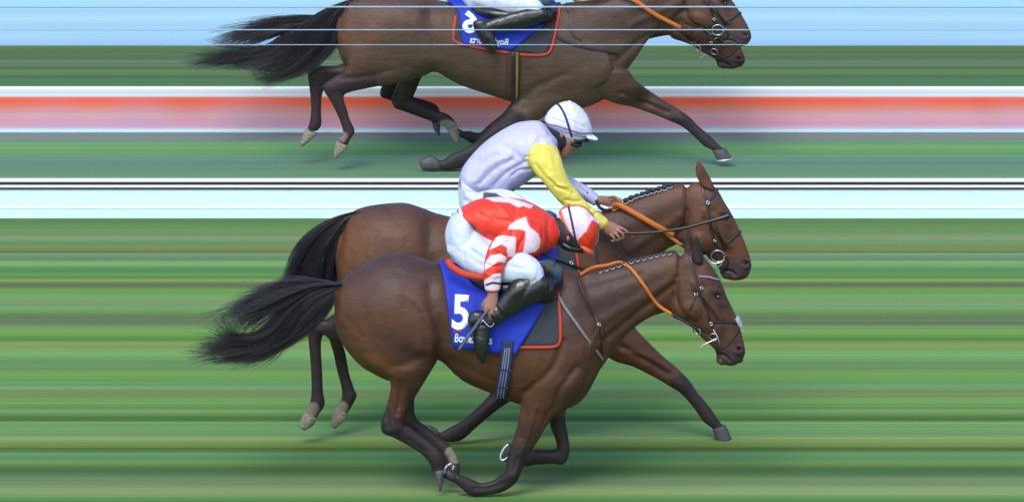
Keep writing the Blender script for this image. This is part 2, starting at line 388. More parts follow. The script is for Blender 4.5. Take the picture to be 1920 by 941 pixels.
def zat(py, Y): return at(960, py, Y).z
def box_bm(bm, x0, x1, y0, y1, z0, z1, bev=0):
    g = bmesh.ops.create_cube(bm, size=1)
    for v in g['verts']: v.co = Vector(((x0 + x1) / 2 + v.co.x * (x1 - x0), (y0 + y1) / 2 + v.co.y * (y1 - y0), (z0 + z1) / 2 + v.co.z * (z1 - z0)))
XL = 120
# pale running board with its rails : y 408 .. 338
zb = zat(356.0, Y_BOARD - .02); ztop = zat(338.6, Y_BOARD - .02)
board = thing('boundary_board', 'long pale blue white board running along the track below the dark rails', 'board', (0, Y_BOARD, 0))
white_pl = mat('white plastic', (.84, .86, .87, 1), rough=.45, vary=.02, vscale=3)
white_cy = mat('pale blue painted board', (.55, .80, .86, 1), rough=.5, vary=.03, vscale=2)
navy = mat('dark navy rail', alb((44, 50, 84)), rough=.5, vary=.1); mauve = mat('dark mauve strip', alb((92, 84, 112)), rough=.5, vary=.1)
bm = bmesh.new(); box_bm(bm, -XL, XL, Y_BOARD - .02, Y_BOARD + .02, -.05, zb)
part('panel', bm_mesh(bm), white_cy, board, False)
def strip(name, p0, p1, m, dy, root, Yb=Y_BOARD, d0=.02):
    bm = bmesh.new(); Yf = Yb - dy
    box_bm(bm, -XL, XL, Yf, Yf + d0 + .001 * dy, zat(p1, Yf), zat(p0, Yf))
    return part(name, bm_mesh(bm), m, root, False)
strip('raised_moulding', 387.6, 390.6, white_pl, .026, board, d0=.0055)
strip('dark_strip', 351.6, 354.4, mauve, .035, board, d0=.06)
strip('white_strip', 346.9, 351.4, white_pl, .034, board, d0=.06)
strip('dark_rail', 341.2, 346.7, navy, .036, board, d0=.06)
strip('white_capping', 337.6, 341.0, white_pl, .034, board, d0=.06)
# turf of the mirror reflection, built as a raised terrace behind the board
ZT = ztop - .012
Y_BAND = ground_y(249, ZT)
rows = rows_h(TERR, 250, 336, ZT, 1.5, KG * np.array([.74, .80, .78])); rows.insert(0, ((Y_BAND + .3, ZT), rows[0][1])); rows.append(((Y_BOARD + .015, ZT), rows[-1][1]))
terr = streak_sheet('reflected_turf', rows, mat_=M['turf'])
# red and white band reflected in the mirror, built as a solid hoarding
tb = BAND; P = np.arange(167, 248.6, 1.0); C = interp_tab(tb, P) / (K * np.array([.63, .69, .80]))
rows = [((Y_BAND, zat(p, Y_BAND)), c) for p, c in zip(P, C)]
zlo = zat(248.6, Y_BAND); zhi = zat(166, Y_BAND); WL = np.array(alb((206, 186, 222))[:3]) * 1.05
def redvar(x, c, yz):
    px = 960 + x * 248
    t = (yz[1] - zlo) / (zhi - zlo)
    if t > .80 or t < .09: return c
    w = 0
    for cx, r, a in ((30, 40, .25), (100, 45, .5), (255, 75, .75), (390, 0.1, 0), (440, 70, .7), (520, 50, .2), (1700, 90, .42), (1520, 60, .12), (1905, 50, .4), (2100, 80, .6), (-150, 90, .6), (2400, 90, .5), (-420, 60, .5)):
        if a: w += a * math.exp(-((px - cx) / r) ** 2)
    w *= .16 + .34 * (1 - max(0, (t - .25) / .6)); w = min(w, .85)
    r_ = 0
    for cx, r, a in ((340, 45, .4), (0, 30, .2), (1860, 30, .3), (1480, 60, .15), (700, 60, .1)): r_ += a * math.exp(-((px - cx) / r) ** 2)
    cr = np.array(alb((232, 84, 60))[:3])
    c = c * (1 - w) + WL * w; r_ *= .5; r_ *= max(0, 1 - abs(t - .55) / .6)
    return c * (1 - r_) + cr * r_
band = thing('reflected_hoarding', 'stand-in for the mirrored hoarding, red band fading to pink between white edges', 'hoarding', (0, Y_BAND, ZT))
bs = streak_sheet('printed_face', rows, colf=redvar, mat_=M['bandm'], kind=None)
co = getco(bs.data) - np.array([0, Y_BAND, ZT]); setco(bs.data, co); bs.parent = band
bm = bmesh.new(); box_bm(bm, -XL, XL, Y_BAND + .004, Y_BAND + .05, ZT - .02, zhi + .004); part('backing', bm_mesh(bm), white_pl, band, False)
# green strip of the mirror reflection, built as a bank behind the hoarding
zbk = zat(168, Y_BAND + .12); Yk1 = Y_BAND + .12; rows = []
for p in np.arange(86.0, 169.1, 1.2):
    Yk = Yk1 + (169 - p) / 83 * 1.6
    rows.append(((Yk, zat(p, Yk)), interp_tab(BANK, [p])[0] / (K * np.array([.9, .9, 1.2]))))
rows.insert(0, ((rows[0][0][0] + 5, rows[0][0][1] - 2.6), rows[0][1])); rows.append(((Yk1 - .01, ZT - .02), rows[-1][1]))
bank = streak_sheet('reflected_bank', rows, mat_=M['turf'])
# ground below, running on to the horizon behind everything
g2 = [((158, -46), (.05, .09, .04)), ((40, -12), (.05, .09, .04)), ((Yk1 + 7, -2.6), (.05, .09, .04)), ((Y_BOARD + .02, -2.4), (.05, .09, .04))]
lower = streak_sheet('far_field', g2, x0=-150, x1=150, mat_=M['turf'])
# sky backdrop (gives off light, like the sky)
m, N, L, b = new_mat('sky'); N.remove(b); em = N.new('ShaderNodeEmission'); a = N.new('ShaderNodeAttribute'); a.attribute_name = 'Col'
L.new(a.outputs[0], em.inputs[0]); em.inputs[1].default_value = 1.0; L.new(em.outputs[0], N['Material Output'].inputs[0])
bm = bmesh.new(); lay = bm.verts.layers.float_color.new('Col'); prev = None; YS = 160.0; zs86 = zat(86, YS)
ex = 2 ** S.view_settings.exposure
PP = [-9000, -4000, -1500, -700] + list(np.arange(-400, -10, 30)) + list(np.arange(-10, 100, 1.0)) + list(np.arange(100, 1200, 100))
for p in PP:
    c = interp_tab(SKYT, [p])[0]
    if -10 < p < 86: c = c * (1 + .05 * math.sin(p * 1.7) * math.sin(p * .43 + 1))
    cur = []
    for k in range(33):
        ang = R(-80 + 160 * k / 32); v = bm.verts.new((math.sin(ang) * 240, -80 + math.cos(ang) * 240, zat(p, YS))); v[lay] = (*(c / ex), 1); cur.append(v)
    if prev:
        for i in range(32): bm.faces.new((prev[i], prev[i + 1], cur[i + 1], cur[i]))
    prev = cur
me = bpy.data.meshes.new('sky'); bm.to_mesh(me); bm.free(); me.materials.append(m); so = bpy.data.objects.new('sky', me); COL.objects.link(so); so['kind'] = 'structure'
# ---------------- horses ----------------
def hoof_part(root, st, fr, yo, m, shoe=None, name='hoof'):
    bm = bmesh.new(); loft(bm, st, fr, yo, n=18, sub=3, sq=.9, cap=False)
    me = bm_mesh(bm); h = part(name, me, m, root)
    if shoe:
        bm = bmesh.new()
        if shoe[0] == 'edge':      # rim of the shoe seen edge-on along the sole
            s = st[-1]; o = s[5] if len(s) > 5 else yo
            a = fr.pt(s[0], s[1], o); b = fr.pt(s[2], s[3], o); c = (a + b) / 2; hv = (a - b) / 2; P = []
            for k in range(17):
                t = math.pi * 2 * k / 16; P.append(c + hv * math.cos(t) * .97 + Vector((0, s[4] * fr.w * .97, 0)) * math.sin(t))
            tube(bm, P, .006, n=6, sub=1)
        else:                      # open horseshoe seen from below: centre, radii, angle, gap direction
            _, cx, cy, rx, ry, dg = shoe; P = []; a = R(dg)
            for k in range(21):
                t = R(35) + (math.pi * 2 - R(70)) * k / 20; u, v = rx * math.cos(t), ry * math.sin(t)
                P.append(fr.pt(cx + u * math.cos(a) - v * math.sin(a), cy + u * math.sin(a) + v * math.cos(a), yo - .034))
            tube(bm, P, .0075, n=6, sub=1)
        part('horseshoe', bm_mesh(bm), M['shoe'], h)
    return h

def hair_tail(root, guides, fr, n=650, rad=.0016, seed=1, fly=1.0, core=True, yo=0.0, spread=.07, name='tail'):
    rg = np.random.default_rng(seed); n = int(n * 1.7)
    G = [catmull([[*g_, 0] for g_ in [(x, y) for x, y in g]], 8)[:, :2] for g in guides]
    def res(g, m):
        d = np.r_[0, np.cumsum(np.hypot(*np.diff(g, axis=0).T))]; t = np.linspace(0, d[-1], m)
        return np.stack([np.interp(t, d, g[:, 0]), np.interp(t, d, g[:, 1])], 1)
    m = 16; G = [res(g, m) for g in G]
    verts = []; faces = []; tt = np.linspace(0, 1, m)
    nc = 80; cl = [(rg.uniform(0, len(G) - 1.0001), rg.normal(0, 9 * fly, 2), rg.uniform(0, 6.28), rg.uniform(3, 8), rg.uniform(4, 9), rg.uniform(.80, 1.10), rg.normal(0, spread)) for _ in range(nc)]
    for s in range(n):
        cu, ca, cph, camp, cfr, ccut, cy = cl[rg.integers(nc)]
        u = min(max(cu + rg.normal(0, .16), 0), len(G) - 1.0001); i = int(u); f = u - i
        p = G[i] * (1 - f) + G[i + 1] * f
        cut = ccut * rg.uniform(.82, 1.06)
        wild = rg.random() < .07 * fly
        a1, a2 = ca + rg.normal(0, 14 if wild else 2.5, 2); q = np.empty((m, 3))
        T = np.clip(tt * cut, 0, None)
        px = np.interp(T, tt, p[:, 0]); py = np.interp(T, tt, p[:, 1])
        ov = np.clip(T - 1, 0, None)
        d = p[-1] - p[-3]; px = px + ov * d[0] * 4; py = py + ov * d[1] * 4
        gt = np.gradient(np.stack([px, py], 1), axis=0); gt /= np.linalg.norm(gt, axis=1)[:, None] + 1e-9
        wv = (np.sin(T * cfr + cph) - math.sin(cph)) * camp * T * (1 + rg.normal(0, .25))
        px = px + a1 * T ** 2 - gt[:, 1] * wv; py = py + a2 * T ** 2 + gt[:, 0] * wv
        yy = yo + (cy + rg.normal(0, .3) * spread) * (.35 + .65 * T)
        r = rad * (1 - .75 * tt) * rg.uniform(.7, 1.5)
        c = np.array([list(fr.pt(px[k], py[k], yy[k])) for k in range(m)])
        tg = np.gradient(c, axis=0); tg /= np.linalg.norm(tg, axis=1)[:, None] + 1e-9
        b = np.cross(tg, [0, 1, 0]); b /= np.linalg.norm(b, axis=1)[:, None] + 1e-9; e = np.cross(b, tg)
        base = len(verts)
        for k in range(m):
            for j in range(3):
                an = 2.094 * j; verts.append(c[k] + (b[k] * math.cos(an) + e[k] * math.sin(an)) * r[k])
        for k in range(m - 1):
            for j in range(3):
                j2 = (j + 1) % 3; faces.append((base + k * 3 + j, base + k * 3 + j2, base + k * 3 + 3 + j2, base + k * 3 + 3 + j))
    me = bpy.data.meshes.new(name); me.from_pydata([tuple(v) for v in verts], [], faces); me.update()
    t = part(name, me, M['hair'], root)
    if core:
        bm = bmesh.new(); st = []
        e = min(m - 1, 9)
        for k in range(0, e + 1):
            a, b_ = G[0][k], G[-1][k]; c = (a + b_) / 2; w = .72 - .5 * (k / e) ** 2
            a2, b2 = c + (a - c) * w, c + (b_ - c) * w
            if np.hypot(*(a2 - b2)) < 6: a2 = c + np.array([1, -3]); b2 = c + np.array([-1, 3])
            st.append((a2[0], a2[1], b2[0], b2[1], .02 + .03 * k / e * (1 - .6 * k / e)))
        loft(bm, st, fr, yo, n=12, sub=2); part('dock', bm_mesh(bm), M['hair'], root)
    return t

def strap(root, bvh, pts, fr, w, name, m, off=.005, flat=.28, sub=4, both=True, thick=None, free=False):
    """band of width 2w lying on the body under a traced line"""
    bm = bmesh.new(); cp = catmull(pts, sub) if len(pts) > 2 else np.array([np.array(pts[0]) * (1 - t) + np.array(pts[-1]) * t for t in np.linspace(0, 1, 9)])
    P, Nn = [], []
    for x, y in cp:
        X, Y = fr.p(x, y)
        l, n = hit(bvh, X, Y, fr.Y, off); P.append(l); Nn.append(n)
    P = np.array([list(p) for p in P]); Nn = np.array([list(n) for n in Nn])
    for _ in range(3):
        P[1:-1] = P[1:-1] * .5 + (P[:-2] + P[2:]) * .25; Nn[1:-1] = Nn[1:-1] * .5 + (Nn[:-2] + Nn[2:]) * .25
    Nn /= np.linalg.norm(Nn, axis=1)[:, None] + 1e-9
    tube(bm, P, w, n=10, sub=1, flat=flat, upv=Nn)
    o = part(name, bm_mesh(bm), m, root)
    if both:
        bm = bmesh.new(); P2 = P.copy(); P2[:, 1] = 2 * fr.Y - P2[:, 1]; N2 = Nn.copy(); N2[:, 1] *= -1
        tube(bm, P2, w, n=10, sub=1, flat=flat, upv=N2); part(name, bm_mesh(bm), m, root)
    return o

def ring(root, bvh, x, y, r, fr, m, name='bit_ring', rt=.004, off=.012, both=True):
    X, Y = fr.p(x, y); l, n = hit(bvh, X, Y, fr.Y, off); bm = bmesh.new()
    u = Vector((1, 0, 0)) - n * n.x; u.normalize(); v = n.cross(u)
    P = [l + u * r * math.cos(2 * math.pi * k / 20) + v * r * math.sin(2 * math.pi * k / 20) for k in range(21)]
    tube(bm, P, rt, n=6, sub=1, cap=False)
    o = part(name, bm_mesh(bm), m, root)
    if both:
        bm = bmesh.new(); P2 = [Vector((p.x, 2 * fr.Y - p.y, p.z)) for p in P]; tube(bm, P2, rt, n=6, sub=1, cap=False); part(name, bm_mesh(bm), m, root)
    return o

def drape(root, bvh, left, right, fr, name, m, off=.012, nu=26, nv=18, thick=.006, both=True, ripple=.0):
    """cloth panel between two traced side edges (top to bottom), thrown over the back and hanging on both sides"""
    Lc, Rc = catmull(left, 8), catmull(right, 8)
    def s(c, t):
        d = np.r_[0, np.cumsum(np.hypot(*np.diff(c, axis=0).T))]; return np.interp(t * d[-1], d, c[:, 0]), np.interp(t * d[-1], d, c[:, 1])
    g = []
    for j in range(nv + 1):
        a, b = s(Lc, j / nv), s(Rc, j / nv); row = []
        for i in range(nu + 1):
            u = i / nu; x, y = a[0] * (1 - u) + b[0] * u, a[1] * (1 - u) + b[1] * u
            X, Y = fr.p(x, y); l, n = hit(bvh, X, Y, fr.Y, off)
            if l.y > fr.Y: l.y = fr.Y - .01
            if ripple: l = l + n * (ripple * math.sin(x * .11 + .8 * math.sin(y * .04)) * (.3 + j / nv))
            row.append(l)
        g.append(row)
    A = np.array([[list(p) for p in r] for r in g])
    for _ in range(4):
        A[1:-1, 1:-1] = A[1:-1, 1:-1] * .5 + .125 * (A[:-2, 1:-1] + A[2:, 1:-1] + A[1:-1, :-2] + A[1:-1, 2:])
    bm = bmesh.new()
    if both:
        far = A[::-1].copy(); far[:, :, 1] = 2 * fr.Y - far[:, :, 1]; top = (far[-1] + A[0]) / 2; top[:, 2] = np.maximum(top[:, 2], A[0][:, 2]) + .006
        A = np.concatenate([far, top[None], A])
    vs = [[bm.verts.new(p) for p in r] for r in A]
    for j in range(len(vs) - 1):
        for i in range(nu): bm.faces.new((vs[j][i], vs[j][i + 1], vs[j + 1][i + 1], vs[j + 1][i]))
    bmesh.ops.recalc_face_normals(bm, faces=bm.faces)
    me = bpy.data.meshes.new(name); bm.to_mesh(me); bm.free()
    # make sure it faces outwards, then give it thickness
    o = bpy.data.objects.new('t', me); COL.objects.link(o); md = o.modifiers.new('s', 'SOLIDIFY'); md.thickness = thick; md.offset = 0
    me2 = bpy.data.meshes.new_from_object(o.evaluated_get(bpy.context.evaluated_depsgraph_get())); bpy.data.objects.remove(o)
    b2 = bvh_of(me2); p = part(name, me2, m, root)
    return p, b2

FONT = [None]
def text_on(root, bvh, txt, x, y, h, fr, m, name, ang=0, mirror=False, off=.004, sx=1.0, bold=.03):
    cu = bpy.data.curves.new('t', 'FONT'); cu.body = txt; cu.size = 1; cu.offset = bold; cu.resolution_u = 6
    o = bpy.data.objects.new('t', cu); COL.objects.link(o)
    me = bpy.data.meshes.new_from_object(o.evaluated_get(bpy.context.evaluated_depsgraph_get())); bpy.data.objects.remove(o)
    bm = bmesh.new(); bm.from_mesh(me)
    for _ in range(2):
        le = [e for e in bm.edges if e.calc_length() > .12]
        if le: bmesh.ops.subdivide_edges(bm, edges=le, cuts=1)
    bmesh.ops.triangulate(bm, faces=bm.faces)
    ca, sa = math.cos(R(ang)), math.sin(R(ang))
    for v in bm.verts:
        u, w = v.co.x * h * sx * (-1 if mirror else 1), -v.co.y * h
        X, Y = x + u * ca - w * sa, y + u * sa + w * ca
        l, n = hit(bvh, *fr.p(X, Y), fr.Y, off); v.co = l
    # give the print a little thickness
    r = bmesh.ops.extrude_face_region(bm, geom=bm.faces[:]); 
    for v in [e for e in r['geom'] if isinstance(e, bmesh.types.BMVert)]: v.co.y -= .0015
    return part(name, bm_mesh(bm), m, root, False)

def build_horse(sp, fr, label, cat, group, name='racehorse'):
    root = thing(name, label, cat, (at(*fr.p(950, 600), fr.Y).x, fr.Y, 0 if fr.a == 1 else ZT), group)
    bm = bmesh.new()
    for st, yo in sp['lofts']: loft(bm, st, fr, yo)
    for (x, y, yo, rx, ry, rz, dg) in sp.get('balls', []):
        c = fr.pt(x, y, yo); ellipsoid(bm, c, rx, ry * fr.w, rz * fr.a, ang=-R(dg))
    for P, r in sp.get('tubes', []): tube(bm, [fr.pt(*p) for p in P], r)
    me = voxel(bm, .0075); taubin(me, 16); soften(me, fr, sp['soft']); sculpt(me, fr, sp['dabs']); taubin(me, 3)
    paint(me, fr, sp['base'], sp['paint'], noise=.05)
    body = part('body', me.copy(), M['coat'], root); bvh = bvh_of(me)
    for h in sp['hooves']: hoof_part(root, h[0], fr, h[1], M[h[2]], h[3] if len(h) > 3 else None)
    for g in sp['tails']: hair_tail(root, g['g'], fr, n=g.get('n', 650), seed=g.get('seed', 1), fly=g.get('fly', 1), yo=g.get('yo', 0), core=g.get('core', True), spread=g.get('spread', .05))
    # eyes on both sides, set in the skull
    x, y = sp['eye']; X, Y = fr.p(x, y); l, n = hit(bvh, X, Y, fr.Y, -.008)
    for s in (1, -1):
        bm = bmesh.new(); c = l.copy(); c.y = fr.Y + (l.y - fr.Y) * s; ellipsoid(bm, c, .021, .018, .018 * fr.a)
        part('eye', bm_mesh(bm), M['eye'], root)
    # ears: cupped blades
    for (bx1, by1, bx2, by2, tx, ty, yo, dark) in sp['ears']:
        bm = bmesh.new(); mx, my = (bx1 + bx2) / 2, (by1 + by2) / 2
        st = [(bx1, by1, bx2, by2, .022)]
        for t, w in ((.3, 1.08), (.6, .86), (.82, .5), (1, .12)):
            cx, cy = mx + (tx - mx) * t, my + (ty - my) * t; hx, hy = (bx1 - bx2) / 2 * w, (by1 - by2) / 2 * w
            st.append((cx + hx, cy + hy, cx - hx, cy - hy, .02 * (1 - .6 * t)))
        loft(bm, st, fr, yo, n=14, sub=4)
        em = bm_mesh(bm); paint(em, fr, sp['ear_col'] if not dark else (48, 38, 44), [('blob', mx + (tx - mx) * .45, my + (ty - my) * .45, 6, 14, 0, (40, 28, 30), .0 if dark else .55)], noise=.05)
        part('ear', em, M['coat'], root)
    # mane: plaits along the crest
    cr = catmull(sp['crest'], 8)
    bm = bmesh.new(); tube(bm, [fr.pt(x, y + 1.5, 0) for x, y in cr[::3]] + [fr.pt(*cr[-1], 0)], .016, n=8, sub=1)
    part('mane', bm_mesh(bm), M['plait'], root)
    nP = sp['plaits']; d = np.r_[0, np.cumsum(np.hypot(*np.diff(cr, axis=0).T))]
    for k in range(nP):
        t = (k + .5) / nP * d[-1]; x, y = np.interp(t, d, cr[:, 0]), np.interp(t, d, cr[:, 1])
        big = sp.get('plait_r', .017) * random.uniform(.85, 1.15)
        bm = bmesh.new(); c = fr.pt(x, y - sp.get('plait_up', 1), -.018); ellipsoid(bm, c, big * 1.15, big * .9, big * .85, 10, 8, ang=.2)
        p = part('mane_plait', bm_mesh(bm), M['plait'], root)
        bm = bmesh.new(); tube(bm, [c + Vector((-big * .9, -.012, -big * .75)), c + Vector((0, -.02, -big * .95)), c + Vector((big * .9, -.010, -big * .3))], .0042, n=6)
        part('tie', bm_mesh(bm), M['tie'], p)
    return root, bvh, me

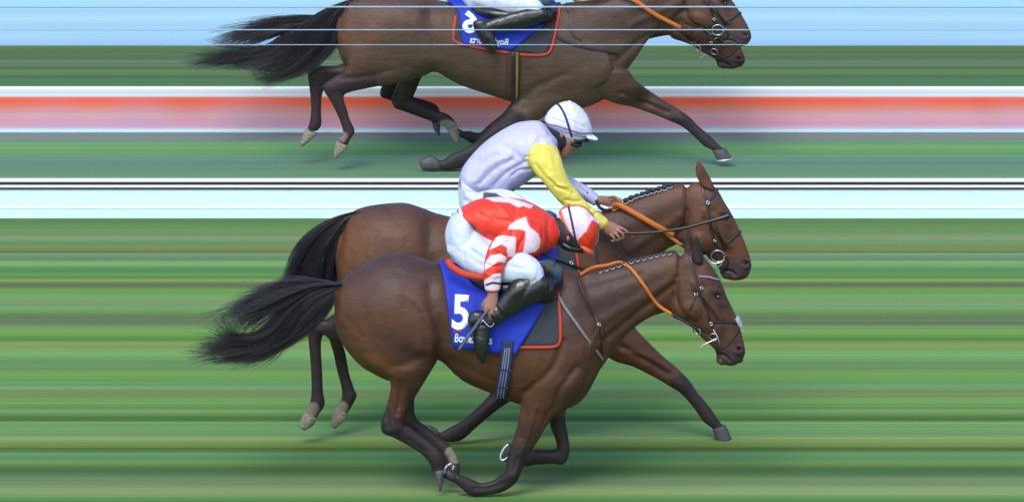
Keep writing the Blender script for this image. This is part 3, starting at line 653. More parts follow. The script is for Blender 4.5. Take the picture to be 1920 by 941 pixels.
# ---- traced proportions of the two runners ----
LEG = (50, 43, 47)
H5 = dict(soft=[(640,470),(1080,470),(1110,560),(1110,690),(1000,735),(840,690),(800,690),(720,690),(640,640)], base=(104, 65, 45), ear_col=(80, 49, 41), eye=(1347, 557), plaits=15, plait_r=.0135, plait_up=0,
  crest=[(1084, 516), (1110, 511), (1140, 503), (1170, 493), (1200, 485), (1235, 477), (1262, 472)],
  lofts=[
   ([(634,538,626,560,.05),(648,519,632,622,.13),(676,501,660,668,.20),(708,483,700,700,.26),(748,475,745,712,.28),(790,485,792,690,.275),(821,495,820,672,.27),(870,504,868,712,.28),(920,509,922,736,.29),(975,509,970,755,.285),(1020,506,1022,764,.265),(1060,506,1066,764,.235),(1092,512,1096,744,.20),(1116,520,1122,698,.15),(1128,540,1134,672,.10)], 0),
   ([(1040,506,1085,740,.19),(1085,510,1126,690,.16),(1125,505,1152,655,.125),(1161,498,1178,624,.105),(1197,487,1212,598,.09),(1233,477,1240,587,.082),(1268,471,1262,583,.078)], 0),
   ([(1292,470,1252,560,.065),(1310,474,1254,580,.085),(1325,487,1262,594,.095),(1341,508,1280,603,.098),(1353,530,1300,616,.088),(1363,556,1317,634,.074),(1376,583,1332,647,.062),(1386,606,1341,657,.056),(1391,628,1344,668,.056),(1396,648,1354,681,.058),(1397,662,1372,685,.048),(1393,671,1384,680,.026)], 0),
   # near hind
   ([(700,560,808,560,.10,-.16),(668,640,824,640,.13,-.15),(698,690,822,668,.115,-.145),(726,706,811,690,.095,-.14),(733,722,799,710,.075,-.13),(730,740,785,733,.058,-.12),(724,763,768,760,.045,-.12),(714,792,757,784,.043,-.12),(718,811,757,797,.042,-.12),(736,819,768,799,.034,-.115),(770,837,790,815,.029,-.11),(791,851,809,829,.029,-.11),(804,866,829,847,.036,-.11),(810,880,835,866,.03,-.11),(815,890,833,881,.029,-.11)], -.13),
   # far hind
   ([(690,640,800,600,.11,.13),(720,690,805,680,.085),(738,712,790,705,.065),(742,735,779,735,.048),(740,770,777,768,.042),(745,795,783,786,.04),(765,818,800,799,.03),(795,838,822,816,.029),(818,848,842,832,.036),(828,862,855,852,.03),(834,874,861,872,.034)], .12),
   # near fore
   ([(990,640,1110,650,.10,-.15),(978,700,1090,725,.105,-.15),(978,745,1062,758,.09,-.14),(975,770,1044,776,.075),(970,797,1027,795,.062),(961,825,1010,824,.052),(951,860,991,853,.046),(947,881,978,882,.044),(937,891,966,906,.04),(924,900,941,922,.029),(903,905,908,928,.026),(885,898,884,929,.03),(872,893,866,916,.027),(860,889,852,903,.026)], -.13),
   # far fore
   ([(1000,700,1080,720,.08,.14),(1028,765,1062,768,.055),(1031,795,1061,790,.044),(1040,820,1065,815,.038),(1044,836,1068,845,.038),(1040,842,1058,869,.036),(1024,843,1032,869,.028),(1003,842,1002,871,.028),(985,847,986,874,.03),(970,849,968,868,.026),(960,846,957,864,.026)], .12),
  ],
  balls=[(1300,575,-.055,.10,.05,.09,35),(1300,575,.055,.10,.05,.09,35),(1386,655,-.04,.03,.022,.04,30),(1386,655,.04,.03,.022,.04,30),(1352,676,0,.035,.045,.025,30),(1070,640,-.17,.16,.06,.24,60),(1070,640,.17,.16,.06,.24,60)],
  tubes=[],
  dabs=[('b',735,560,60,55,0,.012),('b',770,620,55,60,30,.014),('b',690,640,26,50,10,.004),('l',[(690,600),(700,650),(740,690)],12,-.004),('l',[(806,540),(812,580),(828,630),(823,655)],12,-.012),('l',[(745,552),(785,565),(808,610),(818,650)],9,.004),('b',770,662,34,14,25,-.006),('l',[(700,700),(740,690),(790,668)],10,-.008),('b',795,650,22,26,0,.018),('l',[(760,560),(790,600),(800,640)],8,-.006),('b',765,700,20,22,0,.010),('l',[(752,715),(748,750),(744,775)],5,-.006),
        ('b',850,600,22,60,0,-.012),('l',[(830,670),(880,690),(950,735)],9,-.006),
        ('l',[(1060,520),(1050,580),(1075,640)],14,-.006),('b',1075,600,25,60,20,.010),('l',[(1095,530),(1120,600),(1125,660)],12,-.010),('b',1100,660,30,35,0,.012),('b',1020,680,34,44,20,.014),('l',[(1055,640),(1035,690),(985,735)],7,-.009),('l',[(1080,690),(1050,730),(1040,765)],7,-.010),('b',1060,720,22,18,0,.008),
        ('l',[(1005,765),(990,810),(975,850)],5,.006),('l',[(990,780),(978,820)],4,-.006),('l',[(1030,770),(1012,810)],4,-.005),('b',965,888,14,12,0,.006),('l',[(945,905),(915,915),(890,915)],3.5,-.004),
        ('l',[(1130,640),(1180,600),(1230,560),(1262,535)],7,-.010),('l',[(1120,560),(1180,535),(1240,510),(1285,490)],16,.006),('l',[(1090,545),(1150,530),(1200,515)],7,-.005),('l',[(1128,600),(1190,565),(1250,530)],9,.006),('b',1262,560,14,18,0,-.012),
        ('b',1293,570,24,20,40,.010),('l',[(1268,520),(1266,555),(1280,585),(1305,605)],4.5,-.007),('l',[(1300,530),(1322,560),(1352,598)],4,.009),('l',[(1302,548),(1330,580),(1345,605)],5,-.010),('b',1347,556,8,6,30,-.012),('b',1343,547,9,4,35,.009),('b',1348,567,9,4,35,.006),('b',1318,540,9,8,0,-.008),('b',1386,654,4.5,4,20,-.026),('b',1384,660,9,6,20,.006),('l',[(1346,664),(1358,667),(1368,675)],2.2,-.014),('b',1372,676,7,6,0,.006),('l',[(1366,575),(1378,605),(1384,630)],4,-.004),('b',1312,500,10,12,0,-.006),('l',[(1325,620),(1345,640)],4,-.006),
        ('b',740,803,12,12,0,.006),('l',[(765,822),(795,845)],3,-.004),('b',930,700,50,12,15,.004)] +
       [('l',[(870+i*22,560),(878+i*22,620),(872+i*20,690)],7,.0009) for i in range(5)] + [('l',[(881+i*22,560),(889+i*22,620),(883+i*20,690)],7,-.0008) for i in range(5)] +
       [('l',[(700,700),(730,715),(742,760)],3,.004),('l',[(820,690),(870,705),(930,722)],2.2,.003),('l',[(1140,600),(1110,640),(1100,690)],2.4,.003),('l',[(725,770),(728,800)],4,-.005),('l',[(748,770),(752,800)],3,.004),('l',[(985,820),(972,850),(962,885)],3,-.004),('l',[(1345,590),(1352,610),(1348,630)],1.8,.003),('l',[(1020,640),(1000,690),(990,730)],1.8,.0022),('l',[(1062,560),(1095,620),(1085,680),(1100,720)],1.6,.002),('l',[(760,690),(750,720),(752,760)],1.6,.0022),('l',[(870,700),(930,720),(985,725)],1.8,.0022)],
  paint=[('blob',750,500,110,42,0,(78,64,64),.85),('blob',1000,530,160,34,0,(80,62,58),.7),('blob',690,540,34,60,20,(92,68,60),.6),('blob',725,560,34,26,0,(98,68,54),.6),('blob',785,560,30,40,0,(100,70,54),.5),('blob',655,620,26,60,-15,(106,72,52),.7),('blob',700,675,50,22,25,(122,80,56),.9),('blob',730,640,34,22,20,(88,62,52),.6),('blob',770,660,38,20,30,(60,46,48),.9),('blob',800,640,16,40,10,(100,66,50),.6),('blob',815,610,14,44,0,(72,52,46),.6),('blob',780,700,24,34,10,(98,64,50),.6),  # sky sheen along the topline and stifle shade painted into the coat
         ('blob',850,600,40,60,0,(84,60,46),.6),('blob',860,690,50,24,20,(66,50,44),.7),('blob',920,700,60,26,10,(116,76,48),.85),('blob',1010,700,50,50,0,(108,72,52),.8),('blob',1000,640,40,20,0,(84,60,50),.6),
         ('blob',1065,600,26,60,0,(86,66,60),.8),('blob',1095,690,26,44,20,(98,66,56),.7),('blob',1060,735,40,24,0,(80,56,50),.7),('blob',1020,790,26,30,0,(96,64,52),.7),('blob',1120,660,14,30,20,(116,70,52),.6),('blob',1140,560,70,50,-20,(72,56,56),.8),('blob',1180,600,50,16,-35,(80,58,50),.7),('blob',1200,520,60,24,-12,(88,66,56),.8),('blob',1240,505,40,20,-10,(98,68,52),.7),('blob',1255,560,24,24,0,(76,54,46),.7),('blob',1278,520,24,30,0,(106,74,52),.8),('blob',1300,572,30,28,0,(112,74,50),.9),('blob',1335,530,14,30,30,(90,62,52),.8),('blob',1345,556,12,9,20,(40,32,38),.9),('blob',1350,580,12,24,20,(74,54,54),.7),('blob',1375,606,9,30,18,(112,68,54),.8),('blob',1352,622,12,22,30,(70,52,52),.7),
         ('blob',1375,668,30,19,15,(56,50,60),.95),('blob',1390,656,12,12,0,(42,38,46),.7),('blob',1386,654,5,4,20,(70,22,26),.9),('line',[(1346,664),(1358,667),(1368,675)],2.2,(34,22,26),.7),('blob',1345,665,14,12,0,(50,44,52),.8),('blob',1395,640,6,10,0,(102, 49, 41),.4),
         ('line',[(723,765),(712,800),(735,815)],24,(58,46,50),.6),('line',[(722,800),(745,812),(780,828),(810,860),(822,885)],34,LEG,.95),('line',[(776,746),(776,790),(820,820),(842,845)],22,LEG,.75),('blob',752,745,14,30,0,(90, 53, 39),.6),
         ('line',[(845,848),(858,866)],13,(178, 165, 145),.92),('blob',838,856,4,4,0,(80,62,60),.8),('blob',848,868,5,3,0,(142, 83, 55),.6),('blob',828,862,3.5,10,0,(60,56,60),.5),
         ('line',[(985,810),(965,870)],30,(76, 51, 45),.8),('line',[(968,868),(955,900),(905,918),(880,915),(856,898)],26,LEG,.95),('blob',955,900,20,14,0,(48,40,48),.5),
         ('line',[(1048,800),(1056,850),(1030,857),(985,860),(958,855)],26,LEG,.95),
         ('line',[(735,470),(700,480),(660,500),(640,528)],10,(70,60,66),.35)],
  hooves=[([(814,884,834,876,.034),(819,900,831,900,.036),(824,917,828,915,.030)], -.11, 'hoof', ('edge2',0,0,1,1,0)) if False else ([(813,882,834,878,.034),(818,900,831,898,.038),(824,919,829,915,.034)], -.11, 'hoof'),
          ([(833,866,862,868,.036,.11),(834,882,862,884,.042),(842,898,858,895,.034)], .11, 'hoof_dark', ('ring',842,878,11,6,-48)),
          ([(862,890,853,904,.032),(852,884,843,900,.036),(842,876,830,894,.034)], -.06, 'hoof_dark'),
          ([(970,846,964,868,.032,.12),(960,834,954,867,.040,.12),(957,829,939,863,.044,.12)], .12, 'hoof_dark', ('ring',949,847,17,7,-60))],
  tails=[dict(g=[[(640,530),(600,526),(550,529),(505,536),(468,547)],[(640,532),(596,533),(545,545),(500,560),(440,585),(395,605)],[(640,534),(592,540),(545,565),(500,590),(470,612),(462,640)]], n=650, seed=3, fly=1.0),
         dict(g=[[(638,536),(585,545),(535,580),(492,625),(455,640),(428,598)],[(638,538),(585,555),(540,595),(500,640),(440,645),(365,655)],[(637,540),(590,565),(550,605),(515,655),(450,670),(385,672)],[(636,544),(614,586),(574,622),(535,640),(512,668),(480,682)]], n=1150, seed=5, fly=1.0, core=True)],
  ears=[(1299,490,1318,494,1306,443,-.05,True),(1284,474,1300,470,1291,430,.05,False)])

W1 = dict(soft=[(655,370),(1130,380),(1140,560),(1110,640),(1000,670),(840,620),(720,600),(650,560)], base=(118, 73, 47), ear_col=(116, 73, 55), eye=(1361, 409), plaits=11, plait_r=.019, plait_up=3,
  crest=[(1150, 392), (1171, 380), (1190, 371), (1212, 364), (1235, 357), (1262, 349)],
  lofts=[
   ([(642,432,630,500,.06),(656,402,640,560,.14),(678,390,664,590,.20),(704,385,695,610,.25),(735,382,735,620,.27),(762,382,765,615,.275),(792,391,795,602,.27),(815,400,818,592,.265),(860,410,860,625,.275),(920,416,922,655,.285),(975,416,978,680,.28),(1030,413,1040,695,.26),(1075,410,1090,690,.23),(1110,412,1130,668,.19),(1140,420,1160,640,.13)], 0),
   ([(1060,408,1110,660,.18),(1110,400,1160,610,.15),(1150,390,1190,560,.12),(1176,377,1214,510,.105),(1212,364,1244,474,.09),(1250,351,1266,460,.082),(1280,345,1284,452,.078)], 0),
   ([(1300,343,1276,438,.065),(1318,343,1280,458,.085),(1335,346,1291,468,.096),(1348,360,1304,474,.096),(1358,378,1318,478,.088),(1368,394,1330,486,.076),(1378,412,1338,492,.066),(1389,436,1345,499,.058),(1398,458,1350,508,.056),(1405,478,1356,519,.057),(1409,496,1372,525,.052),(1406,510,1390,524,.035),(1401,518,1397,521,.02)], 0),
   ([(690,500,790,500,.10,-.15),(650,560,770,560,.13,-.15),(632,582,725,605,.10,-.14),(612,598,672,640,.07,-.13),(592,598,632,645,.05,-.12),(577,606,612,628,.044),(577,624,604,632,.037),(580,655,602,655,.031),(583,692,604,692,.03),(584,732,606,734,.032),(582,750,609,757,.038),(577,766,598,776,.029),(572,774,592,784,.029)], -.12),
   ([(690,520,790,530,.10,.14),(680,570,790,590,.11),(655,590,740,620,.08),(625,600,680,645,.055),(612,612,655,640,.044),(617,635,642,640,.037),(625,662,648,662,.031),(632,695,655,700,.03),(640,725,664,728,.032),(641,744,669,742,.038),(635,758,656,767,.029),(630,764,650,776,.029)], .12),
   ([(1070,590,1180,590,.09,.10),(1100,640,1190,612,.095,.06),(1148,674,1203,628,.078,.03),(1185,686,1225,650,.064),(1212,699,1245,669,.054),(1238,713,1268,688,.047),(1256,724,1287,707,.045),(1274,735,1299,722,.038),(1289,750,1309,737,.03),(1302,766,1322,752,.029),(1313,782,1334,767,.033),(1322,793,1344,782,.031),(1333,800,1352,793,.027),(1337,806,1358,799,.028)], .02),
   ([(990,640,1080,670,.08,-.14),(960,690,1020,715,.075),(932,722,975,742,.056),(912,746,948,757,.046),(888,770,920,778,.04),(863,790,893,801,.033),(841,802,868,823,.032),(826,810,846,828,.03),(817,806,825,824,.027)], -.12),
  ],
  balls=[(1316,448,-.055,.10,.05,.09,35),(1316,448,.055,.10,.05,.09,35),(1400,494,-.04,.028,.02,.036,30),(1400,494,.04,.028,.02,.036,30),(1362,516,0,.035,.045,.025,20),(1110,580,-.17,.15,.05,.22,60),(1110,580,.17,.15,.05,.22,60)],
  tubes=[],
  dabs=[('b',740,440,60,50,0,.012),('b',690,500,26,50,10,.003),('l',[(700,440),(680,490),(680,540)],12,-.003),('l',[(804,425),(806,470),(816,540)],14,-.011),('b',800,560,22,26,0,.014),
        ('l',[(1160,560),(1200,510),(1250,470),(1285,430)],8,-.010),('l',[(1160,430),(1220,400),(1285,370)],16,.006),('l',[(1180,470),(1230,435),(1275,405)],8,.006),('b',1276,436,12,18,0,-.010),
        ('b',1312,446,24,20,40,.010),('l',[(1288,395),(1284,430),(1296,460),(1318,474)],4.5,-.007),('l',[(1322,395),(1342,430),(1368,462)],4,.008),('l',[(1320,412),(1344,446),(1360,474)],5,-.009),('b',1361,408,8,6,30,-.012),('b',1357,399,9,4,35,.009),('b',1362,419,9,4,35,.006),('b',1334,398,9,8,0,-.008),('b',1399,493,5,4.5,20,-.026),('b',1397,500,9,6,20,.006),('l',[(1357,507),(1370,509),(1380,516)],2.2,-.012),('b',1382,517,7,6,0,.006),
        ('l',[(1165,650),(1210,675),(1250,700)],6,-.009),('l',[(1170,660),(1215,668),(1255,690)],6,.006),('b',1280,718,12,10,0,.005),('b',1310,752,1,1,0,0),
        ('l',[(640,610),(690,605),(730,590)],8,-.006),('l',[(960,730),(930,750),(900,775)],5,.004),
        ('l',[(985,690),(1000,640),(1060,600)],10,-.008),('b',1100,600,30,40,0,.01)],
  paint=[('blob',740,395,110,24,0,(96,74,66),.8),('blob',650,480,30,60,0,(132,92,62),.8),('blob',740,450,50,30,0,(112,78,58),.6),('blob',700,500,30,50,0,(120,82,56),.7),('blob',800,440,20,50,0,(78,58,50),.8),('blob',770,480,26,30,0,(104,72,52),.6),('blob',830,470,20,50,0,(112,76,52),.6),('blob',1180,410,60,26,-20,(80,60,56),.8),('blob',1150,460,60,40,0,(88,64,52),.8),('blob',1200,460,50,18,-30,(70,52,48),.8),('blob',1240,390,40,20,-10,(92,66,56),.7),('blob',1262,425,26,24,0,(104,72,52),.7),('blob',1285,400,12,36,0,(76,56,48),.6),('blob',1310,445,30,28,0,(118,78,50),.9),('blob',1340,370,16,24,30,(104,74,64),.7),('blob',1361,408,12,9,20,(42,34,38),.9),('blob',1366,430,10,24,20,(84,60,54),.7),('blob',1386,455,9,28,18,(124,76,56),.8),('blob',1352,470,12,22,30,(80,58,50),.7),  # topline sheen and shading of the flanks and neck painted into the coat
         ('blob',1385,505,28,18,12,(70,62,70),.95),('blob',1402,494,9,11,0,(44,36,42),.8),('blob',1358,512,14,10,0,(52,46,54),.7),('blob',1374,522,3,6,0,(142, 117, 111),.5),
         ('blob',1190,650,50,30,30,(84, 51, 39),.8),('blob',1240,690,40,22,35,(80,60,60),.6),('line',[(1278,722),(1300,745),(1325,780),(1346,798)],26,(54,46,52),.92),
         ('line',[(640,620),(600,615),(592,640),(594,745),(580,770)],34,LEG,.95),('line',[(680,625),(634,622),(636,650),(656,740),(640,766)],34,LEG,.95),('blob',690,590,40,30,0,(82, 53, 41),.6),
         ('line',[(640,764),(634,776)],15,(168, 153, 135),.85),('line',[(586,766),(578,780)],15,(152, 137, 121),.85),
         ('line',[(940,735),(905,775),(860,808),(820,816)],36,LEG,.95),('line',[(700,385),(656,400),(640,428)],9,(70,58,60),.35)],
  hooves=[([(570,772,594,782,.032),(565,784,588,796,.038),(560,798,572,806,.03)], -.12, 'hoof_pale'),
          ([(629,762,652,774,.032),(624,776,648,786,.038),(620,798,630,802,.03)], .12, 'hoof_pale'),
          ([(1335,803,1361,796,.034),(1339,814,1367,810,.040),(1344,829,1373,824,.044)], .02, 'hoof', ('edge',)),
          ([(820,804,824,824,.032),(808,797,812,820,.038),(797,796,801,813,.040)], -.12, 'hoof')],
  tails=[dict(g=[[(676,396),(666,396),(626,408),(592,429),(564,454),(547,483),(538,512),(520,540),(480,566)],[(672,404),(660,400),(625,425),(595,455),(572,500),(560,545),(520,590)],[(666,412),(652,408),(632,440),(610,480),(598,530),(575,580),(530,612)],[(660,422),(648,418),(636,440),(629,480),(626,520),(612,560),(560,605)]], n=1150, seed=8, fly=.75)],
  ears=[(1313,346,1340,356,1309,303,-.045,False),(1318,343,1334,345,1313,306,.05,False)])
FR5 = Frame(0.0); FRW = Frame(1.40)
G_H = 'racehorses galloping'
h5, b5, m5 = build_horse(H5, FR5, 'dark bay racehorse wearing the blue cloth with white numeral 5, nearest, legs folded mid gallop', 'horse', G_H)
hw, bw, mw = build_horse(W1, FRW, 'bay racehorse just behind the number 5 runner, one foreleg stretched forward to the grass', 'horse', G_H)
# ---------------- tack ----------------
def cord(root, pts, fr, r, name, m, flat=1.0, sub=6):
    bm = bmesh.new(); tube(bm, [fr.pt(*p) for p in pts], r, n=10, sub=sub, flat=flat); return part(name, bm_mesh(bm), m, root)
def blob(root, x, y, yo, rx, ry, rz, fr, m, name, ang=0):
    bm = bmesh.new(); ellipsoid(bm, fr.pt(x, y, yo), rx, ry * fr.w, rz * fr.a, ang=ang); return part(name, bm_mesh(bm), m, root)

def tack_head(root, bvh, fr, sp):
    lw = .0085
    bri = strap(root, bvh, sp['cheek'], fr, lw, 'bridle', M['leather'], off=.006)
    for p in sp.get('straps', []): strap(bri, bvh, p, fr, .0065, 'bridle_strap', M['leather'], off=.005)
    bri.name = 'bridle'
    strap(bri, bvh, sp['brow'], fr, .0062, 'browband', M[sp.get('brow_m', 'leather')], off=.007)
    strap(bri, bvh, sp['nose'], fr, .0085, 'noseband', M['leather'], off=.006)
    if 'fleece' in sp: strap(bri, bvh, sp['fleece'], fr, .017, 'noseband_cover', M['fleece'], off=.010, flat=.8)
    x, y, r = sp['ring']; ring(bri, bvh, x, y, r, fr, M['steel'], rt=.005, off=.016)
    for x, y in sp.get('buckles', []): ring(bri, bvh, x, y, .010, fr, M['steel'], name='buckle', rt=.004, off=.012)
    if 'ring2' in sp: x, y, r = sp['ring2']; ring(bri, bvh, x, y, r, fr, M['steel'], name='rein_ring', rt=.006, off=.02, both=False)
    for p in sp.get('rods', []): cord(bri, p, fr, .0048, 'bit_cheek', M['steel'])
    return bri

T5 = dict(cheek=[(1288,468),(1297,490),(1303,518),(1312,545),(1324,575),(1332,604)], straps=[[(1303,525),(1305,550),(1297,575),(1288,598)],[(1345,655),(1362,650),(1374,634),(1384,618)],[(1300,605),(1318,618),(1336,628)]],
  brow=[(1310,518),(1328,519),(1340,523),(1350,525)], brow_m='web_stripe', nose=[(1333,604),(1350,604),(1370,604),(1384,606)], fleece=[(1380,598),(1386,610),(1391,622)], ring=(1340,629,.030), ring2=(1309,617,.026), buckles=[(1314,540),(1304,552),(1333,606)],
  rods=[[(1345,634,-.09),(1330,641,-.1),(1318,647,-.1),(1312,654,-.1)], [(1338,618,-.09),(1346,634,-.1),(1350,646,-.09)]])
TW = dict(cheek=[(1316,350),(1323,372),(1329,402),(1334,430),(1338,456)], straps=[[(1334,405),(1346,432),(1356,458)],[(1338,456),(1346,462),(1352,470)],[(1352,512),(1360,505),(1366,492),(1362,482)],[(1318,474),(1330,476),(1336,480)]],
  brow=[(1328,377),(1338,368),(1347,354)], brow_m='blue_web', nose=[(1356,466),(1366,454),(1378,443),(1390,434)], ring=(1346,478,.044), ring2=(1318,478,.018), buckles=[(1327,380),(1338,451)],
  rods=[[(1322,478,-.10),(1332,490,-.1),(1344,494,-.11),(1358,488,-.1)], [(1357,486,-.11),(1352,496,-.11),(1340,504,-.10)]])

def rein(root, bvh, fr, sp, name='rein'):
    bm = bmesh.new()
    P = []
    for x, y, yo in sp['rubber']:
        if yo is None: l, n = hit(bvh, *fr.p(x, y), fr.Y, .02)
        else: l = fr.pt(x, y, yo)
        P.append(l)
    tube(bm, P, sp.get('w', .014), n=8, sub=6, flat=.4, upv=(0, 1, 0))
    r = part(name, bm_mesh(bm), M['orange'], root)
    cord(r, sp['leather'], fr, .0075, 'rein_end', M['leather'], flat=.5)
    return r

# number-five horse
tb5 = tack_head(h5, b5, FR5, T5)
pad5, _ = drape(h5, b5, [(955,507),(955,560),(962,600),(972,650)], [(1040,505),(1047,560),(1050,600),(1050,636),(1046,648)], FR5, 'saddle_pad', M['pad'], off=.008)
strap(pad5, b5, [(1041,520),(1047,560),(1050,600),(1050,634),(1044,647),(1030,650),(1000,650),(972,650)], FR5, .0095, 'binding', M['orange_trim'], off=.014)
cl5, bc5 = drape(h5, b5, [(821,495),(832,530),(842,600),(851,648)], [(1040,506),(1026,560),(1000,608),(964,664)], FR5, 'number_cloth', M['blue'], off=.024, ripple=.0045)
t5 = text_on(cl5, bc5, '5', 845, 614, 88, FR5, M['white'], 'number', ang=3, sx=.82, bold=.03)
text_on(cl5, bc5, 'BoyleSports', 852, 640, 22, FR5, M['white'], 'lettering', ang=4, sx=.66, bold=.02)
strap(cl5, bc5, [(852,623),(858,619),(866,622)], FR5, .006, 'emblem', M['red_print'], off=.004, both=False)
gi = strap(h5, b5, [(952,636),(950,665),(946,700),(941,730),(939,748)], FR5, .040, 'girth', M['blue_web'], off=.030, flat=.12)
for dx in (-6, -1, 4): strap(gi, b5, [(952+dx,650),(950+dx,670),(946+dx,700),(941+dx,738)], FR5, .0042, 'stripe', M['web_stripe'], off=.036, flat=.3, both=False)
for yy in (688, 718): strap(gi, b5, [(937-(yy-700)*.15,yy),(948-(yy-700)*.15,yy+1),(958-(yy-700)*.15,yy+2)], FR5, .006, 'keeper', M['blue_web'], off=.040, flat=.3, both=False)
bs = strap(h5, b5, [(1046,556),(1060,578),(1092,622),(1126,672)], FR5, .0095, 'breast_strap', M['strap_pale'], off=.024)
strap(bs, b5, [(1042,516),(1046,540),(1050,562)], FR5, .009, 'strap_end', M['leather'], off=.012)
ng = strap(h5, b5, [(1083,522),(1090,545),(1102,573),(1118,600),(1123,612),(1126,645),(1129,688)], FR5, .0052, 'neck_strap', M['leather'], off=.014, flat=.8)
for x, y in ((1122,608),(1129,684)): ring(ng, b5, x, y, .009, FR5, M['steel'], name='buckle', off=.014)
rein(h5, b5, FR5, dict(w=.0115, rubber=[(1088,518,None),(1112,505,None),(1138,494,None),(1163,493,None),(1184,506,None),(1208,535,None),(1232,568,None),(1259,589,-.10)], leather=[(1259,589,-.10),(1284,603,-.11),(1300,612,-.11),(1309,617,-.11)]))
# saddle : seat, flap and the red pad under its cantle
def saddle(root, fr, st, crescent=None):
    bm = bmesh.new(); loft(bm, st, fr, 0, sq=.8); s = part('saddle', bm_mesh(bm), M['boot'], root)
    if crescent: cord(s, crescent, fr, .024, 'cantle_pad', M['orange_trim'], flat=.9)
    return s
sd5 = saddle(h5, FR5, [(880,500,890,530,.20),(915,499,925,540,.29),(960,500,965,552,.325),(1000,499,1010,560,.33),(1030,495,1038,556,.30),(1044,502,1046,540,.24)], [(840,490,-.24),(850,502,-.27),(870,513,-.29),(906,520,-.31)])

# winner
tbw = tack_head(hw, bw, FRW, TW)
padw, _ = drape(hw, bw, [(900,412),(890,450),(880,510),(880,560)], [(1066,412),(1076,450),(1084,500),(1090,540)], FRW, 'saddle_pad', M['pad'], off=.008)
strap(padw, bw, [(1068,425),(1076,455),(1083,490),(1089,540)], FRW, .0095, 'binding', M['orange_trim'], off=.014)
clw, bcw = drape(hw, bw, [(846,412),(850,450),(858,500),(866,550)], [(1044,408),(1044,450),(1042,490),(1030,560)], FRW, 'number_cloth', M['blue'], off=.024, ripple=.004)
strap(hw, bw, [(1010,474),(1040,484),(1072,496),(1096,505)], FRW, .009, 'breast_strap', M['leather'], off=.030)
strap(hw, bw, [(1112,440),(1118,470),(1122,500)], FRW, .0045, 'neck_strap', M['leather'], off=.008)
ring(hw, bw, 1070, 493, .010, FRW, M['steel'], name='buckle', off=.034)
saddle(hw, FRW, [(885,404,892,430,.20),(920,402,925,445,.29),(960,402,965,455,.32),(1000,402,1010,460,.32),(1030,402,1038,450,.28)])
rein(hw, bw, FRW, dict(w=.019, rubber=[(1150,397,-.02),(1158,384,-.08),(1190,400,-.12),(1225,420,-.14),(1262,441,-.12)], leather=[(1262,441,-.12),(1280,451,-.1),(1300,462,-.11),(1318,476,-.11)]))
rein(hw, bw, FRW, dict(w=.012, rubber=[(1240,432,-.115),(1262,448,-.115),(1276,459,-.115)], leather=[(1276,459,-.115),(1290,468,-.11),(1305,474,-.11)]), name='lower_rein')
# ---------------- riders ----------------
SK = (196, 142, 124)
def rider(sp, fr, label, name='person', group=None):
    x, y = fr.p(*sp['at']); root = thing(name, label, 'jockey', tuple(at(x, y, fr.Y)), group)
    bm = bmesh.new()
    for st, yo in sp['skin']: loft(bm, st, fr, yo)
    for c in sp['clothes']:       # the body inside the clothes, one continuous figure
        if c[0] in ('silks', 'breeches', 'boot'):
            for st, yo in c[1]:
                q = []
                for t in st:
                    cx, cy = (t[0] + t[2]) / 2, (t[1] + t[3]) / 2; f = .78
                    q.append((cx + (t[0] - cx) * f, cy + (t[1] - cy) * f, cx + (t[2] - cx) * f, cy + (t[3] - cy) * f, t[4] * f) + tuple(t[5:]))
                loft(bm, q, fr, yo, n=16, sub=3)
    for P, r in sp['fingers']: tube(bm, [fr.pt(*p) for p in P], r, n=10, sub=4)
    for (bx, by, yo, rx, ry, rz, dg) in sp.get('skin_balls', []): ellipsoid(bm, fr.pt(bx, by, yo), rx, ry, rz * fr.a, ang=R(dg))
    me = voxel(bm, .0045); taubin(me, 5); paint(me, fr, SK, sp.get('skin_paint', []), noise=.04); part('body', me, M['skin'], root)
    bvs = {}
    for nm, lofts, base, ops, dabs, mm, vx in sp['clothes']:
        bm = bmesh.new()
        for st, yo in lofts: loft(bm, st, fr, yo)
        me = voxel(bm, vx); taubin(me, 8); 
        if dabs: sculpt(me, fr, dabs)
        paint(me, fr, base, ops, noise=.03 if mm == 'cloth' else .02, kk=.74 if mm == 'cloth' else 1); bvs[nm] = bvh_of(me); bvs[nm + '_o'] = part(nm, me, M[mm], root)
    for f in sp.get('extra', []): f(root, fr, bvs)
    return root
def far_side(st):  # same limb on the far side, swung a little
    return [s[:5] + (-s[5],) for s in st]

# rider of number five, red and pale chevrons
th5 = [(838,470,900,430,.10,-.08),(862,499,915,446,.105,-.13),(890,514,935,458,.10,-.19),(920,524,955,466,.092,-.24),(950,529,980,472,.084,-.285),(980,528,1003,484,.076,-.315),(1000,532,1017,502,.064,-.325),(1012,538,1021,520,.05,-.33)]
shin5 = [(1010,514,1028,548,.052,-.35),(990,518,1010,566,.058,-.355),(965,524,984,578,.058,-.36),(946,545,966,590,.05,-.365),(930,567,949,598,.042,-.37),(914,584,938,606,.038,-.37),(900,590,928,614,.036,-.37)]
foot5 = [(879,590,912,586,.034,-.375),(877,602,924,600,.04,-.38),(884,620,920,616,.038,-.385),(887,640,917,636,.040,-.39),(890,658,916,656,.040,-.39),(896,671,912,669,.032,-.39),(901,679,909,678,.02,-.39)]
def px6(l, ox=860, oy=380, s=6.721): return [(ox + x / s, oy + y / s) for x, y in l]
P5 = (250, 226, 240); RD = (242, 56, 30)
